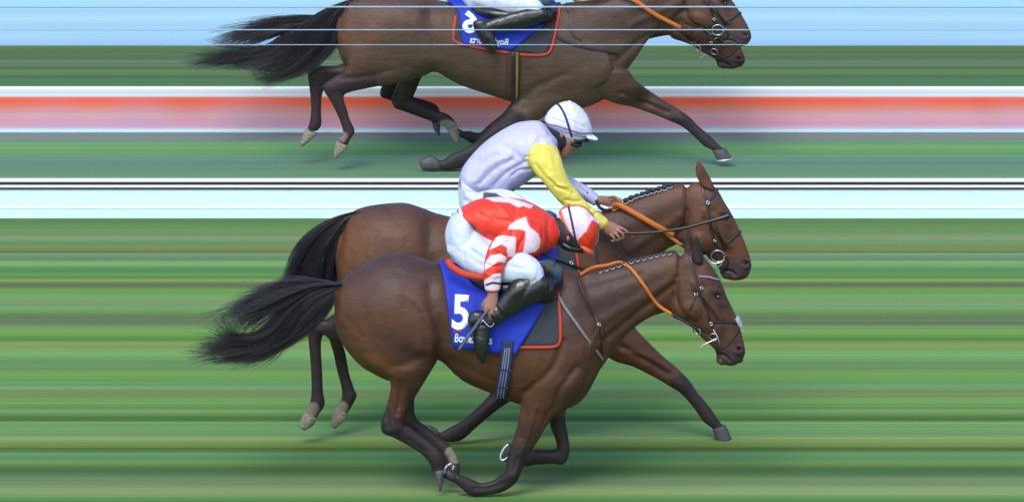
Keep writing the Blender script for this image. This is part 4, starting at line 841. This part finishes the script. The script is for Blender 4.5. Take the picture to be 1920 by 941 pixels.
silk5_ops = [('poly', px6([(620,335),(640,280),(740,215),(850,180),(870,260),(900,310),(1000,390),(1030,470),(1020,560),(960,620),(800,655),(845,450),(835,350),(760,335)]), P5, 1),
  ('poly', px6([(480,430),(560,410),(720,435),(715,690),(615,670),(610,560),(540,525),(385,595),(430,500)]), P5, 1),
  ('poly', px6([(330,760),(400,665),(540,640),(600,700),(590,755),(500,740),(320,860)]), P5, 1),
  ('poly', [(907,526),(925,514),(938,512),(942,528),(938,545),(904,545)], P5, 1), ('line', [(912,534),(924,530),(938,532)], 2.6, (30,26,70), 1),
  ('poly', [(908,371),(950,368),(1000,385),(995,391),(981,386),(973,389),(955,380),(926,378)], P5, 1)]
def helmet_strap5(root, fr, bv):
    b = bv['helmet']; o = bv['helmet_o']
    strap(o, b, [(1066,388),(1070,405),(1075,428),(1080,450),(1083,464)], fr, .0075, 'goggle_strap', M['blue_web'], off=.004)
    cord(root, [(1056,458,-.075),(1068,465,-.09),(1082,468,-.085),(1090,470,-.06),(1093,472,0)], fr, .014, 'goggles', M['lens'], flat=.6)
    blob(root, 1065, 447, -.088, .012, .008, .018, fr, M['earskin'], 'ear')
M['earskin'] = mat('ear skin', alb((186, 128, 112)), rough=.5)
def stirrup5(root, fr, bv):
    # stirrup iron round the instep with its leather
    s = cord(root, [(905,600,-.43),(918,612,-.43),(926,606,-.40),(921,596,-.34),(905,594,-.33),(896,600,-.36),(900,606,-.42),(905,600,-.43)], fr, .006, 'stirrup', M['steel'])
    for q in range(3): cord(root, [(884+q*11,604+q*3,-.41),(896+q*11,598+q*3,-.425),(906+q*9,604+q*3,-.415)], fr, .006, 'boot_crease', M['boot'])
R5 = dict(at=(910,500),
  skin=[([(1020,415,1028,452,.075),(1042,412,1047,452,.06),(1056,404,1057,462,.074),(1075,405,1068,468,.078),(1093,418,1080,472,.072),(1103,438,1090,474,.05)], 0),
        ([(912,520,936,520,.032),(912,538,934,538,.030),(914,552,934,552,.026),(909,563,934,564,.026),(907,574,932,578,.028),(911,584,929,587,.024)], -.375),
        ([(985,480,1010,490,.035),(1000,500,1010,508,.03),(1012,508,1018,520,.03)], .2)],
  fingers=[([(911,570,-.385),(910,581,-.392),(912,589,-.385),(916,592,-.365)], [.0085,.0085,.0078,.006]), ([(917,572,-.39),(916,584,-.398),(918,592,-.392),(921,595,-.37)], [.0088,.0088,.008,.006]), ([(923,572,-.388),(923,585,-.396),(925,592,-.388),(927,593,-.365)], [.0088,.0085,.008,.006]), ([(929,570,-.382),(929,580,-.39),(930,586,-.38),(930,588,-.36)], [.008,.0078,.007,.006]), ([(910,562,-.37),(905,571,-.36),(907,580,-.352),(913,586,-.35)], [.010,.0092,.009,.007])],
  skin_paint=[('blob',922,585,12,7,0,(205,140,120),.6)],
  clothes=[
   ('silks', [([(862,392,897,424,.14),(885,379,908,446,.165),(908,372,925,461,.175),(935,370,952,472,.185),(962,372,982,478,.195),(990,379,1004,477,.20),(1014,391,1022,471,.18),(1032,403,1040,463,.13),(1046,414,1049,450,.085)], 0),
              ([(1012,414,1014,470,.07,-.17),(990,410,1006,478,.076,-.20),(962,420,984,481,.072,-.24),(940,435,964,486,.065,-.29),(921,454,950,492,.058,-.33),(911,478,945,503,.052,-.36),(907,502,941,514,.047,-.375),(907,524,940,528,.042,-.38),(909,541,938,541,.040,-.38)], -.2),
              ([(1010,420,1012,470,.07,.17),(990,440,1010,484,.065,.2),(975,465,998,500,.055,.22),(985,485,1000,505,.045,.22)], .2)],
    RD, silk5_ops, [('l',[(905,395),(930,410),(960,415)],5,-.006),('l',[(930,380),(950,400),(965,425)],4,.005),('l',[(960,378),(968,400),(960,440)],4,-.006),('l',[(1030,405),(1028,430),(1032,460)],4,-.007),('l',[(1018,400),(1022,440),(1015,470)],4,.005),('l',[(915,440),(935,448),(950,455)],5,-.008),('l',[(925,470),(940,478),(952,480)],3,-.006),('l',[(912,495),(926,500),(940,498)],3,-.006),('l',[(985,440),(975,460),(968,480)],4,-.006),('l',[(910,512),(925,518),(940,516)],3,.004)], 'cloth', .0042),
   ('breeches', [([(856,396,893,426,.145),(842,412,902,448,.175),(834,440,908,470,.185),(838,468,905,488,.15)], 0), (th5, 0), (far_side(th5), 0)],
    (212, 226, 250), [], [('l',[(895,430),(915,452),(940,470)],4,-.008),('l',[(860,470),(890,490),(920,505)],5,-.005),('l',[(885,470),(910,486),(935,490)],3,-.006),('l',[(880,458),(905,474),(930,480)],3,.005),('l',[(940,495),(960,500),(985,505)],4,-.004),('l',[(848,440),(860,465),(885,490)],6,.004),('b',1000,510,14,16,0,.006)], 'cloth', .0065),
   ('hood', [([(1042,408,1045,456,.075),(1054,398,1057,468,.084),(1067,402,1072,472,.087),(1079,424,1084,474,.080),(1086,440,1090,474,.06)], 0)], (36,34,44), [], [], 'cloth', .006),
   ('helmet', [([(1049,394,1092,466,.090),(1058,387,1100,468,.104),(1077,384,1110,467,.108),(1096,388,1119,456,.10),(1111,401,1123,441,.072),(1119,413,1123,428,.035)], 0)],
    (244,222,240), [('poly',[(1110,412),(1125,420),(1122,446),(1114,468),(1096,472),(1080,458),(1083,450),(1100,432)],(240,60,30),1),('line',[(1050,396),(1058,420),(1072,444),(1088,460),(1104,468)],3.6,(236,120,60),1),('line',[(1051,392),(1065,386),(1085,384),(1100,390),(1112,404)],2.6,(240,90,70),1)],
    [('l',[(1085,392),(1095,415),(1098,432)],2.5,-.002),('l',[(1104,398),(1106,415),(1104,430)],2.5,-.002),('l',[(1092,440),(1105,452),(1112,460)],2.5,-.002)], 'cloth', .005),
   ('helmet_peak', [([(1084,459,1106,461,.082),(1092,469,1110,465,.078),(1100,477,1113,471,.056),(1107,481,1114,477,.02)], 0)], (250,104,80), [], [], 'cloth', .005),
   ('boot', [(shin5, 0), (foot5, 0)], (34,34,40), [], [('l',[(930,575),(940,590),(950,596)],3,-.005),('l',[(915,588),(925,600),(932,608)],3,-.005),('l',[(885,612),(900,610),(918,606)],3,-.005),('b',965,548,22,9,-35,.004),('l',[(1000,520),(985,545),(975,565)],4,-.003)], 'bootv', .0055),
   ('boot', [(far_side(shin5), 0), (far_side(foot5), 0)], (34,34,40), [], [], 'bootv', .007)],
  extra=[helmet_strap5, stirrup5])
M['bootv'] = mat('boot leather', attr=True, rough=.27, spec=.6, vary=.15, vscale=30, bump=.8, bscale=20, bdist=.008)
j5 = rider(R5, FR5, 'jockey in red silks with chevron sleeve crouched low on the number 5 horse')

def whip(name, label, pts, fr, r, m):
    bm = bmesh.new(); P = [fr.pt(*p) for p in pts]; c = sum(P, Vector()) / len(P)
    tube(bm, P, r, n=10, sub=6); me = bm_mesh(bm); setco(me, getco(me) - np.array(c)); me.materials.append(m)
    me.polygons.foreach_set('use_smooth', [True] * len(me.polygons))
    o = bpy.data.objects.new(name, me); COL.objects.link(o); o.location = c
    return setp(o, label, 'whip')
whip('riding_whip', 'grey whip slanting down from the hand of the rider in red', [(926,566,-.372),(916,580,-.40),(903,596,-.43),(880,628,-.45),(861,655,-.455)], FR5, [.008,.009,.009,.011,.012], M['grey_stick'])

# rider of the winner, pale silks with a yellow sleeve
thw = [(905,352,880,410,.10,-.09),(940,354,915,425,.105,-.15),(968,362,945,435,.098,-.22),(992,380,975,442,.088,-.27),(1010,400,998,448,.075,-.31),(1020,418,1012,450,.058,-.32)]
shinw = [(1016,420,1026,452,.052,-.35),(990,424,1000,470,.057,-.36),(960,434,970,480,.056,-.37),(930,448,938,486,.047,-.375),(908,460,916,492,.04,-.38)]
footw = [(886,462,915,456,.036,-.38),(889,480,920,476,.04,-.385),(899,504,928,500,.04,-.39),(911,528,931,526,.035,-.39),(919,543,928,541,.02,-.39)]
LV = (204, 204, 246); YL = (240, 226, 96)
def pxh(l): return [(1000 + x / 7.236, 180 + y / 7.236) for x, y in l]
def headgearW(root, fr, bv):
    o = bv['helmet_o']; strap(o, bv['helmet'], [(1045,195),(1053,204),(1060,218),(1066,236),(1072,256)], fr, .0075, 'goggle_strap', M['blue_web'], off=.004)
    bm = bmesh.new(); loft(bm, [(1070,258,1071,272,.084),(1080,260,1082,277,.076),(1088,264,1090,275,.055)], fr, 0); g = part('goggles', bm_mesh(bm), M['lens'], root)
    bm = bmesh.new(); loft(bm, [(1076,255,1078,262,.086),(1092,257,1092,266,.07),(1102,259,1103,267,.045)], fr, 0); part('helmet_lining', bm_mesh(bm), M['leather'], root)
    blob(root, 1053, 254, -.090, .012, .008, .018, fr, M['earskin'], 'ear')
    cord(root, [(1112,382,.16),(1117,372,.13),(1119,366,.16)], fr, .010, 'cuff_band', M['leather'])
    cord(root, [(1126,428,-.235),(1131,420,-.25),(1138,409,-.235)], fr, .008, 'cuff_band', M['leather'])
    cord(root, [(1118,376,.02),(1124,388,-.05),(1134,394,-.05),(1145,392,-.05)], fr, .012, 'whip_loop', M['leather'], flat=.5)
RW = dict(at=(940,330),
  skin=[([(1018,236,1038,268,.06),(1030,238,1045,266,.06)], 0),
        ([(1030,238,1102,254,.074),(1035,249,1092,262,.078),(1040,259,1088,269,.075),(1044,268,1082,276,.066),(1047,277,1076,283,.054),(1050,286,1071,288,.044),(1054,295,1064,294,.030)], 0),
        ([(1110,406,1126,396,.03,-.22),(1128,427,1138,412,.030),(1134,437,1151,417,.030),(1144,443,1161,424,.028),(1151,444,1165,430,.022)], -.24),
        ([(1105,352,1100,378,.032,.15),(1118,366,1114,381,.028,.15),(1131,367,1128,384,.030,.12),(1145,368,1142,388,.030,.06),(1157,371,1153,387,.026,.02)], .1)],
  fingers=[([(1158,424,-.245),(1170,430,-.25),(1179,437,-.25),(1188,444,-.248)], [.0100,.0090,.0085,.0065]), ([(1158,431,-.26),(1167,438,-.268),(1169,445,-.262),(1163,448,-.25)], [.0092,.009,.008,.007]), ([(1152,437,-.265),(1160,444,-.272),(1160,450,-.262),(1154,450,-.25)], [.009,.0086,.008,.007]), ([(1145,440,-.262),(1152,447,-.268),(1151,452,-.258),(1146,451,-.248)], [.0082,.008,.0075,.006]), ([(1138,422,-.225),(1150,424,-.212),(1160,430,-.208),(1167,436,-.21)], [.011,.0098,.009,.007]),
           ([(1152,372,.0),(1162,373,-.02),(1168,379,-.04),(1165,385,-.05)], [.0092,.009,.008,.007]), ([(1152,377,-.01),(1161,379,-.035),(1166,385,-.05),(1161,389,-.05)], [.0092,.009,.008,.007]), ([(1150,382,-.01),(1158,385,-.035),(1161,390,-.05),(1156,392,-.05)], [.009,.0085,.008,.007]), ([(1146,386,-.01),(1152,390,-.03),(1154,394,-.045),(1149,395,-.045)], [.0082,.008,.0075,.006]), ([(1142,370,.0),(1152,369,-.04),(1159,373,-.065),(1164,378,-.075)], [.0105,.0095,.009,.007])],
  skin_balls=[(1080,277,0,.017,.014,.012,-30),(1084,279.5,0,.009,.011,.008,0),(1071,286,0,.012,.022,.007,20),(1068,289,0,.010,.02,.006,20)],
  skin_paint=[('blob',1069,286.5,5,1.3,15,(150,84,82),.8),('blob',1060,282,9,7,0,(202,140,120),.5)],
  clothes=[
   ('silks', [([(861,340,905,358,.14),(866,318,925,358,.165),(881,296,945,361,.175),(906,270,962,358,.188),(935,249,980,346,.195),(965,233,1002,331,.20),(990,228,1026,318,.185),(1010,228,1042,300,.155),(1024,236,1046,280,.105),(1034,246,1048,270,.075)], 0),
              ([(1002,262,1040,266,.07,-.16),(989,290,1050,290,.078,-.20),(999,318,1058,316,.073,-.235),(1017,340,1068,340,.065,-.25),(1034,362,1082,358,.060,-.255),(1054,384,1097,376,.055,-.255),(1078,405,1112,390,.05,-.25),(1101,421,1126,401,.045,-.245),(1123,430,1139,410,.042,-.24)], -.2),
              ([(1010,270,1030,330,.07,.16),(1040,300,1048,345,.062,.2),(1062,326,1068,355,.054,.2),(1084,340,1084,368,.048,.18),(1103,350,1103,380,.044,.16),(1119,363,1112,385,.040,.15)], .2)],
    LV, [('poly', [(1004,268),(1038,272),(1052,290),(1058,316),(1075,345),(1120,388),(1150,412),(1130,440),(1090,420),(1040,385),(1010,345),(986,300),(987,292)], YL, 1), ('far', [(1020,300),(1058,318),(1070,330),(1200,330),(1200,400),(1090,400),(1020,340)], LV, 1), ('poly', [(956,357),(965,348),(967,360),(958,366)], (200,170,60), 1)],
    [('l',[(880,330),(900,305),(930,290)],5,-.008),('l',[(900,345),(925,320),(960,300)],5,-.009),('l',[(925,350),(950,325),(985,305)],5,-.009),('l',[(890,340),(915,312),(945,296)],4,.006),('l',[(940,270),(970,290),(990,310)],5,-.006),('l',[(960,330),(975,320),(995,318)],3,-.008),('l',[(1005,310),(1020,330),(1040,345)],4,-.006),('l',[(1030,330),(1045,345),(1065,350)],3,.006),('l',[(1040,350),(1055,355),(1075,362)],3,-.006),('l',[(1060,375),(1075,378),(1090,376)],3,-.006),('l',[(1085,395),(1098,395),(1108,392)],3,-.006),('l',[(1100,410),(1110,405),(1120,398)],2.5,-.006),('l',[(1015,275),(1030,295),(1035,315)],5,.006),('l',[(1075,340),(1085,350),(1100,362)],3,-.006),('l',[(985,295),(1000,290),(1012,275)],3,-.007)], 'cloth', .0055),
   ('breeches', [([(861,338,905,354,.15),(859,360,930,372,.17),(862,388,935,405,.17),(870,410,930,430,.15)], 0), (thw, 0), (far_side(thw), 0)], (222, 234, 252), [('poly',[(906,360),(930,362),(955,378),(905,376)],(30,30,60),.95),('poly',[(858,334),(864,334),(864,352),(858,352)],(30,34,70),.9)], [('l',[(880,360),(900,365),(930,370)],4,-.006),('l',[(870,375),(890,385),(910,388)],4,-.005)], 'cloth', .0065),
   ('hood', [([(1024,236,1076,248,.082),(1029,247,1074,260,.086),(1037,257,1070,270,.083),(1043,267,1060,276,.072),(1046,275,1054,282,.056),(1044,262,1050,290,.05)][:5], 0)], (40,38,52), [], [], 'cloth', .006),
   ('helmet', [([(1026,236,1104,257,.094),(1021,227,1110,249,.106),(1025,214,1109,236,.110),(1034,203,1104,222,.104),(1044,196,1094,207,.088),(1056,192,1081,196,.056),(1064,191,1073,193,.025)], 0)],
    (232,236,252), [('line',[(1020,226),(1026,233),(1045,237),(1069,245),(1090,251),(1110,250)],1.7,(120,50,110),.95),('poly',[(1020,232),(1045,240),(1069,248),(1090,254),(1106,253),(1106,262),(1026,242)],(164,162,228),.95),('blob',1052,194,8,4,0,(250,225,110),.9),('blob',1077,206,5,6,0,(250,238,120),.9)],
    [('l',[(1060,205),(1075,212),(1090,225)],2,-.003),('l',[(1062,214),(1078,222),(1092,236)],2,-.003),('l',[(1030,222),(1045,226),(1060,232)],2,-.003),('l',[(1068,225),(1080,232),(1096,240)],2,-.003)], 'cloth', .005),
   ('helmet_peak', [([(1100,249,1104,260,.080),(1110,253,1111,262,.066),(1117,257,1117,264,.04),(1121,260,1120,263,.02)], 0)], (250,250,255), [], [], 'cloth', .005),
   ('boot', [(shinw, 0), (footw, 0)], (34,34,40), [], [], 'bootv', .006),
   ('boot', [(far_side(shinw), 0), (far_side(footw), 0)], (34,34,40), [], [], 'bootv', .007)],
  extra=[headgearW])
jw = rider(RW, FRW, 'jockey in lilac silks with one yellow sleeve, pointing a finger, behind the red jockey')
whip('riding_whip', 'black whip held level by the jockey with the yellow sleeve', [(1150,436,-.25),(1175,437,-.262),(1220,436,-.27),(1280,428,-.26),(1330,415,-.24),(1348,410,-.235),(1367,404,-.23)], FRW, [.009,.009,.010,.011,.013,.016,.017], M['leather'])
# ---------------- the upper pair: mirror reflection of the runners, built as solid horses ----------------
AW, BW = .70, -279.7
A5, B5_ = .62, -295.3
Y_UW = ground_y(318, ZT) + .02
FRUW = Frame(Y_UW, AW, BW, -1, .80); FRU5 = Frame(Y_UW + .62, A5, B5_, -1, .62)
import copy
def raw(st, a, b): return [(s[0], (s[1] - b) / a, s[2], (s[3] - b) / a) + tuple(s[4:]) for s in st]
U = copy.deepcopy(W1)
U['base'] = (102, 80, 66); L4 = U['lofts']
L4[3] = ([(655,520,800,530,.13,.13),(652,560,790,590,.12,.13),(646,588,740,622,.09,.12),(625,606,690,636,.062,.12),(604,628,650,650,.047,.12),(607,643,645,668,.042,.12),(620,672,650,690,.033,.12),(633,709,656,720,.031,.12),(641,738,664,744,.034,.12),(643,756,664,757,.038,.12),(640,765,656,775,.03,.12),(635,771,652,787,.029,.12)], 0)
L4[4] = ([(670,540,780,560,.1,-.12),(655,562,740,600,.09,-.12),(629,576,690,612,.062,-.12),(596,577,640,613,.05,-.12),(578,588,612,630,.044,-.12),(579,625,606,645,.038,-.12),(582,660,603,665,.031,-.12),(583,700,602,702,.031,-.12),(580,728,603,732,.036,-.12),(577,742,597,748,.03,-.12)], 0)
L4[6] = (raw([(975,165,1075,165,.10,.12),(965,192,1060,189,.10,.12),(942,216,1015,222,.085,.12),(915,242,978,248,.062,.12),(893,264,930,282,.05,.12),(870,280,900,303,.04,.12),(846,290,856,317,.036,.12),(829,301,836,319,.034,.12),(818,300,822,317,.03,.12)], AW, BW), 0)
L4[5] = ([s[:5] + (s[5] if len(s) > 5 else -.10,) for s in W1['lofts'][5][0]], -.10)
U['hooves'] = [([(630,777,654,791,.032),(627,796,645,806,.038),(625,820,631,824,.03)], .12, 'hoof_pale'), ([(572,745,595,757,.032),(567,765,584,773,.038),(561,788,568,792,.03)], -.12, 'hoof_pale'),
   (W1['hooves'][2][0], -.10, 'hoof', ('edge',)), (raw([(822,299,825,317,.032),(806,292,812,319,.042),(785,302,792,318,.044)], AW, BW), .12, 'hoof')]
U['lofts'][6] = U['lofts'][6]
U['tails'] = [dict(g=[[(682,392),(658,398),(610,425),(570,470),(535,520),(500,550),(470,566)],[(674,402),(650,405),(618,440),(590,490),(560,540),(520,575),(480,590)],[(664,412),(646,414),(630,460),(605,520),(575,565),(540,592),(495,612)],[(658,424),(643,424),(634,470),(625,520),(600,560),(570,590),(505,618)]], n=1100, seed=21, fly=.8)]
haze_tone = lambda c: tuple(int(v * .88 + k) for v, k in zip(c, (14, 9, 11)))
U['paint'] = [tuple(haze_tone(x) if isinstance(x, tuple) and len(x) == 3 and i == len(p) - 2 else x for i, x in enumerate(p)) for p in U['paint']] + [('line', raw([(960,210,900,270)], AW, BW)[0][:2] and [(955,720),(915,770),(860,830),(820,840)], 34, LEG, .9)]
hu, bu, mu = build_horse(U, FRUW, 'bay racehorse built for the mirror reflection at the top, reversed white numeral on blue cloth', 'horse', 'racehorses galloping')
V = copy.deepcopy(H5); L5 = V['lofts']; r5 = lambda st: raw(st, A5, B5_)
L5[3] = (r5([(750,100,820,100,.10,.14),(748,140,793,140,.08,.14),(740,168,781,168,.055,.14),(734,186,774,184,.046,.14),(740,201,772,186,.042,.14),(757,209,780,190,.034,.14),(781,218,800,201,.031,.14),(806,227,822,208,.031,.14),(820,232,841,215,.036,.14),(833,238,853,227,.03,.14),(839,244,858,236,.032,.14)]), 0)
L5[4] = (r5([(735,120,800,120,.09,-.12),(722,150,775,150,.06,-.12),(714,166,752,166,.046,-.12),(714,181,742,172,.042,-.12),(735,190,752,174,.034,-.12),(762,198,779,183,.03,-.12),(792,208,812,193,.03,-.12),(805,219,824,206,.034,-.12),(809,230,824,226,.03,-.12)]), 0)
L5[5] = (r5([(975,150,1050,150,.09,-.13),(965,180,1030,180,.08,-.13),(945,210,985,215,.055,-.13),(915,235,940,258,.045,-.13),(899,249,902,268,.034,-.13),(882,246,887,270,.034,-.13),(868,246,873,262,.03,-.13)]), 0)
V['hooves'] = [(r5([(838,243,859,235,.034),(844,256,861,252,.036),(855,268,860,268,.03)]), .14, 'hoof_pale'), (r5([(810,230,826,227,.034),(813,242,825,241,.036),(821,253,825,253,.03)]), -.12, 'hoof'), (r5([(869,246,874,261,.032),(858,241,862,257,.04)]), -.13, 'hoof_dark'), (H5['hooves'][3][0], .12, 'hoof')]
V['paint'] = V['paint'] + [('line', [(716, 760), (735, 780), (800, 820), (830, 845)], 40, LEG, .95), ('line', [(838,855),(858,868)], 20, (176,168,150), .8), ('line', [(900,890),(860,880)], 26, LEG, .95)]
V['tails'] = [dict(V['tails'][0], seed=31, n=700), dict(V['tails'][1], seed=33, n=800)]
hv, bv_, mv = build_horse(V, FRU5, 'racehorse built for the mirror reflection, mostly hidden behind the one with the reversed numeral', 'horse', 'racehorses galloping')

tack_head(hu, bu, FRUW, TW); tack_head(hv, bv_, FRU5, {k: v for k, v in T5.items() if k != 'fleece'})
padu, _ = drape(hu, bu, [(852,412),(853,450),(849,500),(856,514)], [(1050,412),(1048,430),(1036,515),(1020,548)], FRUW, 'saddle_pad', M['pad'], off=.008)
strap(padu, bu, [(1050,420),(1043,475),(1036,518),(1030,538),(1018,547),(970,545),(915,531),(860,516),(850,502),(852,470),(854,445)], FRUW, .0095, 'binding', M['orange_trim'], off=.015)
clu, bcu = drape(hu, bu, [(826,400),(858,430),(863,470),(869,519)], [(1040,405),(1040,440),(1010,478),(958,534)], FRUW, 'number_cloth', M['blue'], off=.024, ripple=.004)
text_on(clu, bcu, '6', 897, 486, 76, FRUW, M['white'], 'number', ang=0, mirror=True, sx=.78, bold=.04)
text_on(clu, bcu, 'BoyleSports', 953, 521, 25, FRUW, M['white'], 'lettering', ang=5, mirror=True, sx=.60, bold=.02)
g = strap(hu, bu, [(963,540),(963,580),(962,620),(962,652)], FRUW, .048, 'girth', M['orange_trim'], off=.016, flat=.12)
g.data.materials[0] = mat('red brown webbing', alb((92, 44, 40)), rough=.8)
yw = mat('yellow webbing', alb((150, 130, 60)), rough=.8)
for dx, mm, w in ((6, yw, .010), (0, M['leather'], .016)): strap(g, bu, [(963+dx,540),(963+dx,580),(963+dx,620),(963+dx,658)], FRUW, w, 'stripe', mm, off=.024 + .004*(dx == 0), flat=.3, both=False)
strap(hu, bu, [(1020,470),(1040,492),(1060,512),(1105,530),(1159,543)], FRUW, .0095, 'breast_strap', M['leather'], off=.010)
strap(hu, bu, [(1064,430),(1066,470),(1074,495),(1090,508)], FRUW, .0045, 'neck_strap', M['leather'], off=.008)
saddle(hu, FRUW, [(885,404,892,430,.20),(920,402,925,445,.29),(960,402,965,455,.32),(1000,402,1010,460,.32),(1030,402,1038,450,.28)])
rein(hu, bu, FRUW, dict(w=.016, rubber=[(1158,384,.08),(1190,402,.15),(1230,440,.15),(1276,474,.12)], leather=[(1276,474,.12),(1290,482,.11),(1305,480,.11),(1318,476,.11)]))
cord(hu, [(1268,482,.11),(1284,505,.11),(1302,515,.11),(1318,478,.11)], FRUW, .006, 'loose_strap', M['leather'])
ju = rider(dict(RW, extra=[headgearW]), FRUW, 'jockey built for the mirror reflection, pale breeches and black boot over the blue cloth')


# faint lines across the mirror, built as level cords on added posts
YC = Y_UW - .42
cf = thing('mirror_lines', 'thin pale lines crossing the mirror, built as cords over the upper horses', 'mirror line', (0, YC, ZT))
linem = mat('pale mirror line', alb((184, 214, 246)), rough=.5, vary=.05)
for py, r in ((13.5, .0062), (56.5, .0042), (84.5, .003)):
    z = zat(py, YC); bm = bmesh.new(); tube(bm, [Vector((x, YC, z)) for x in np.linspace(-14, 14, 9)], r, n=6, sub=1); part('cord', bm_mesh(bm), linem, cf)
for x in (-14, 14):
    bm = bmesh.new(); tube(bm, [Vector((x, YC, ZT)), Vector((x, YC, ZT + .8)), Vector((x, YC, ZT + 1.7))], .03, n=12, sub=1); part('added_post', bm_mesh(bm), white_pl, cf)
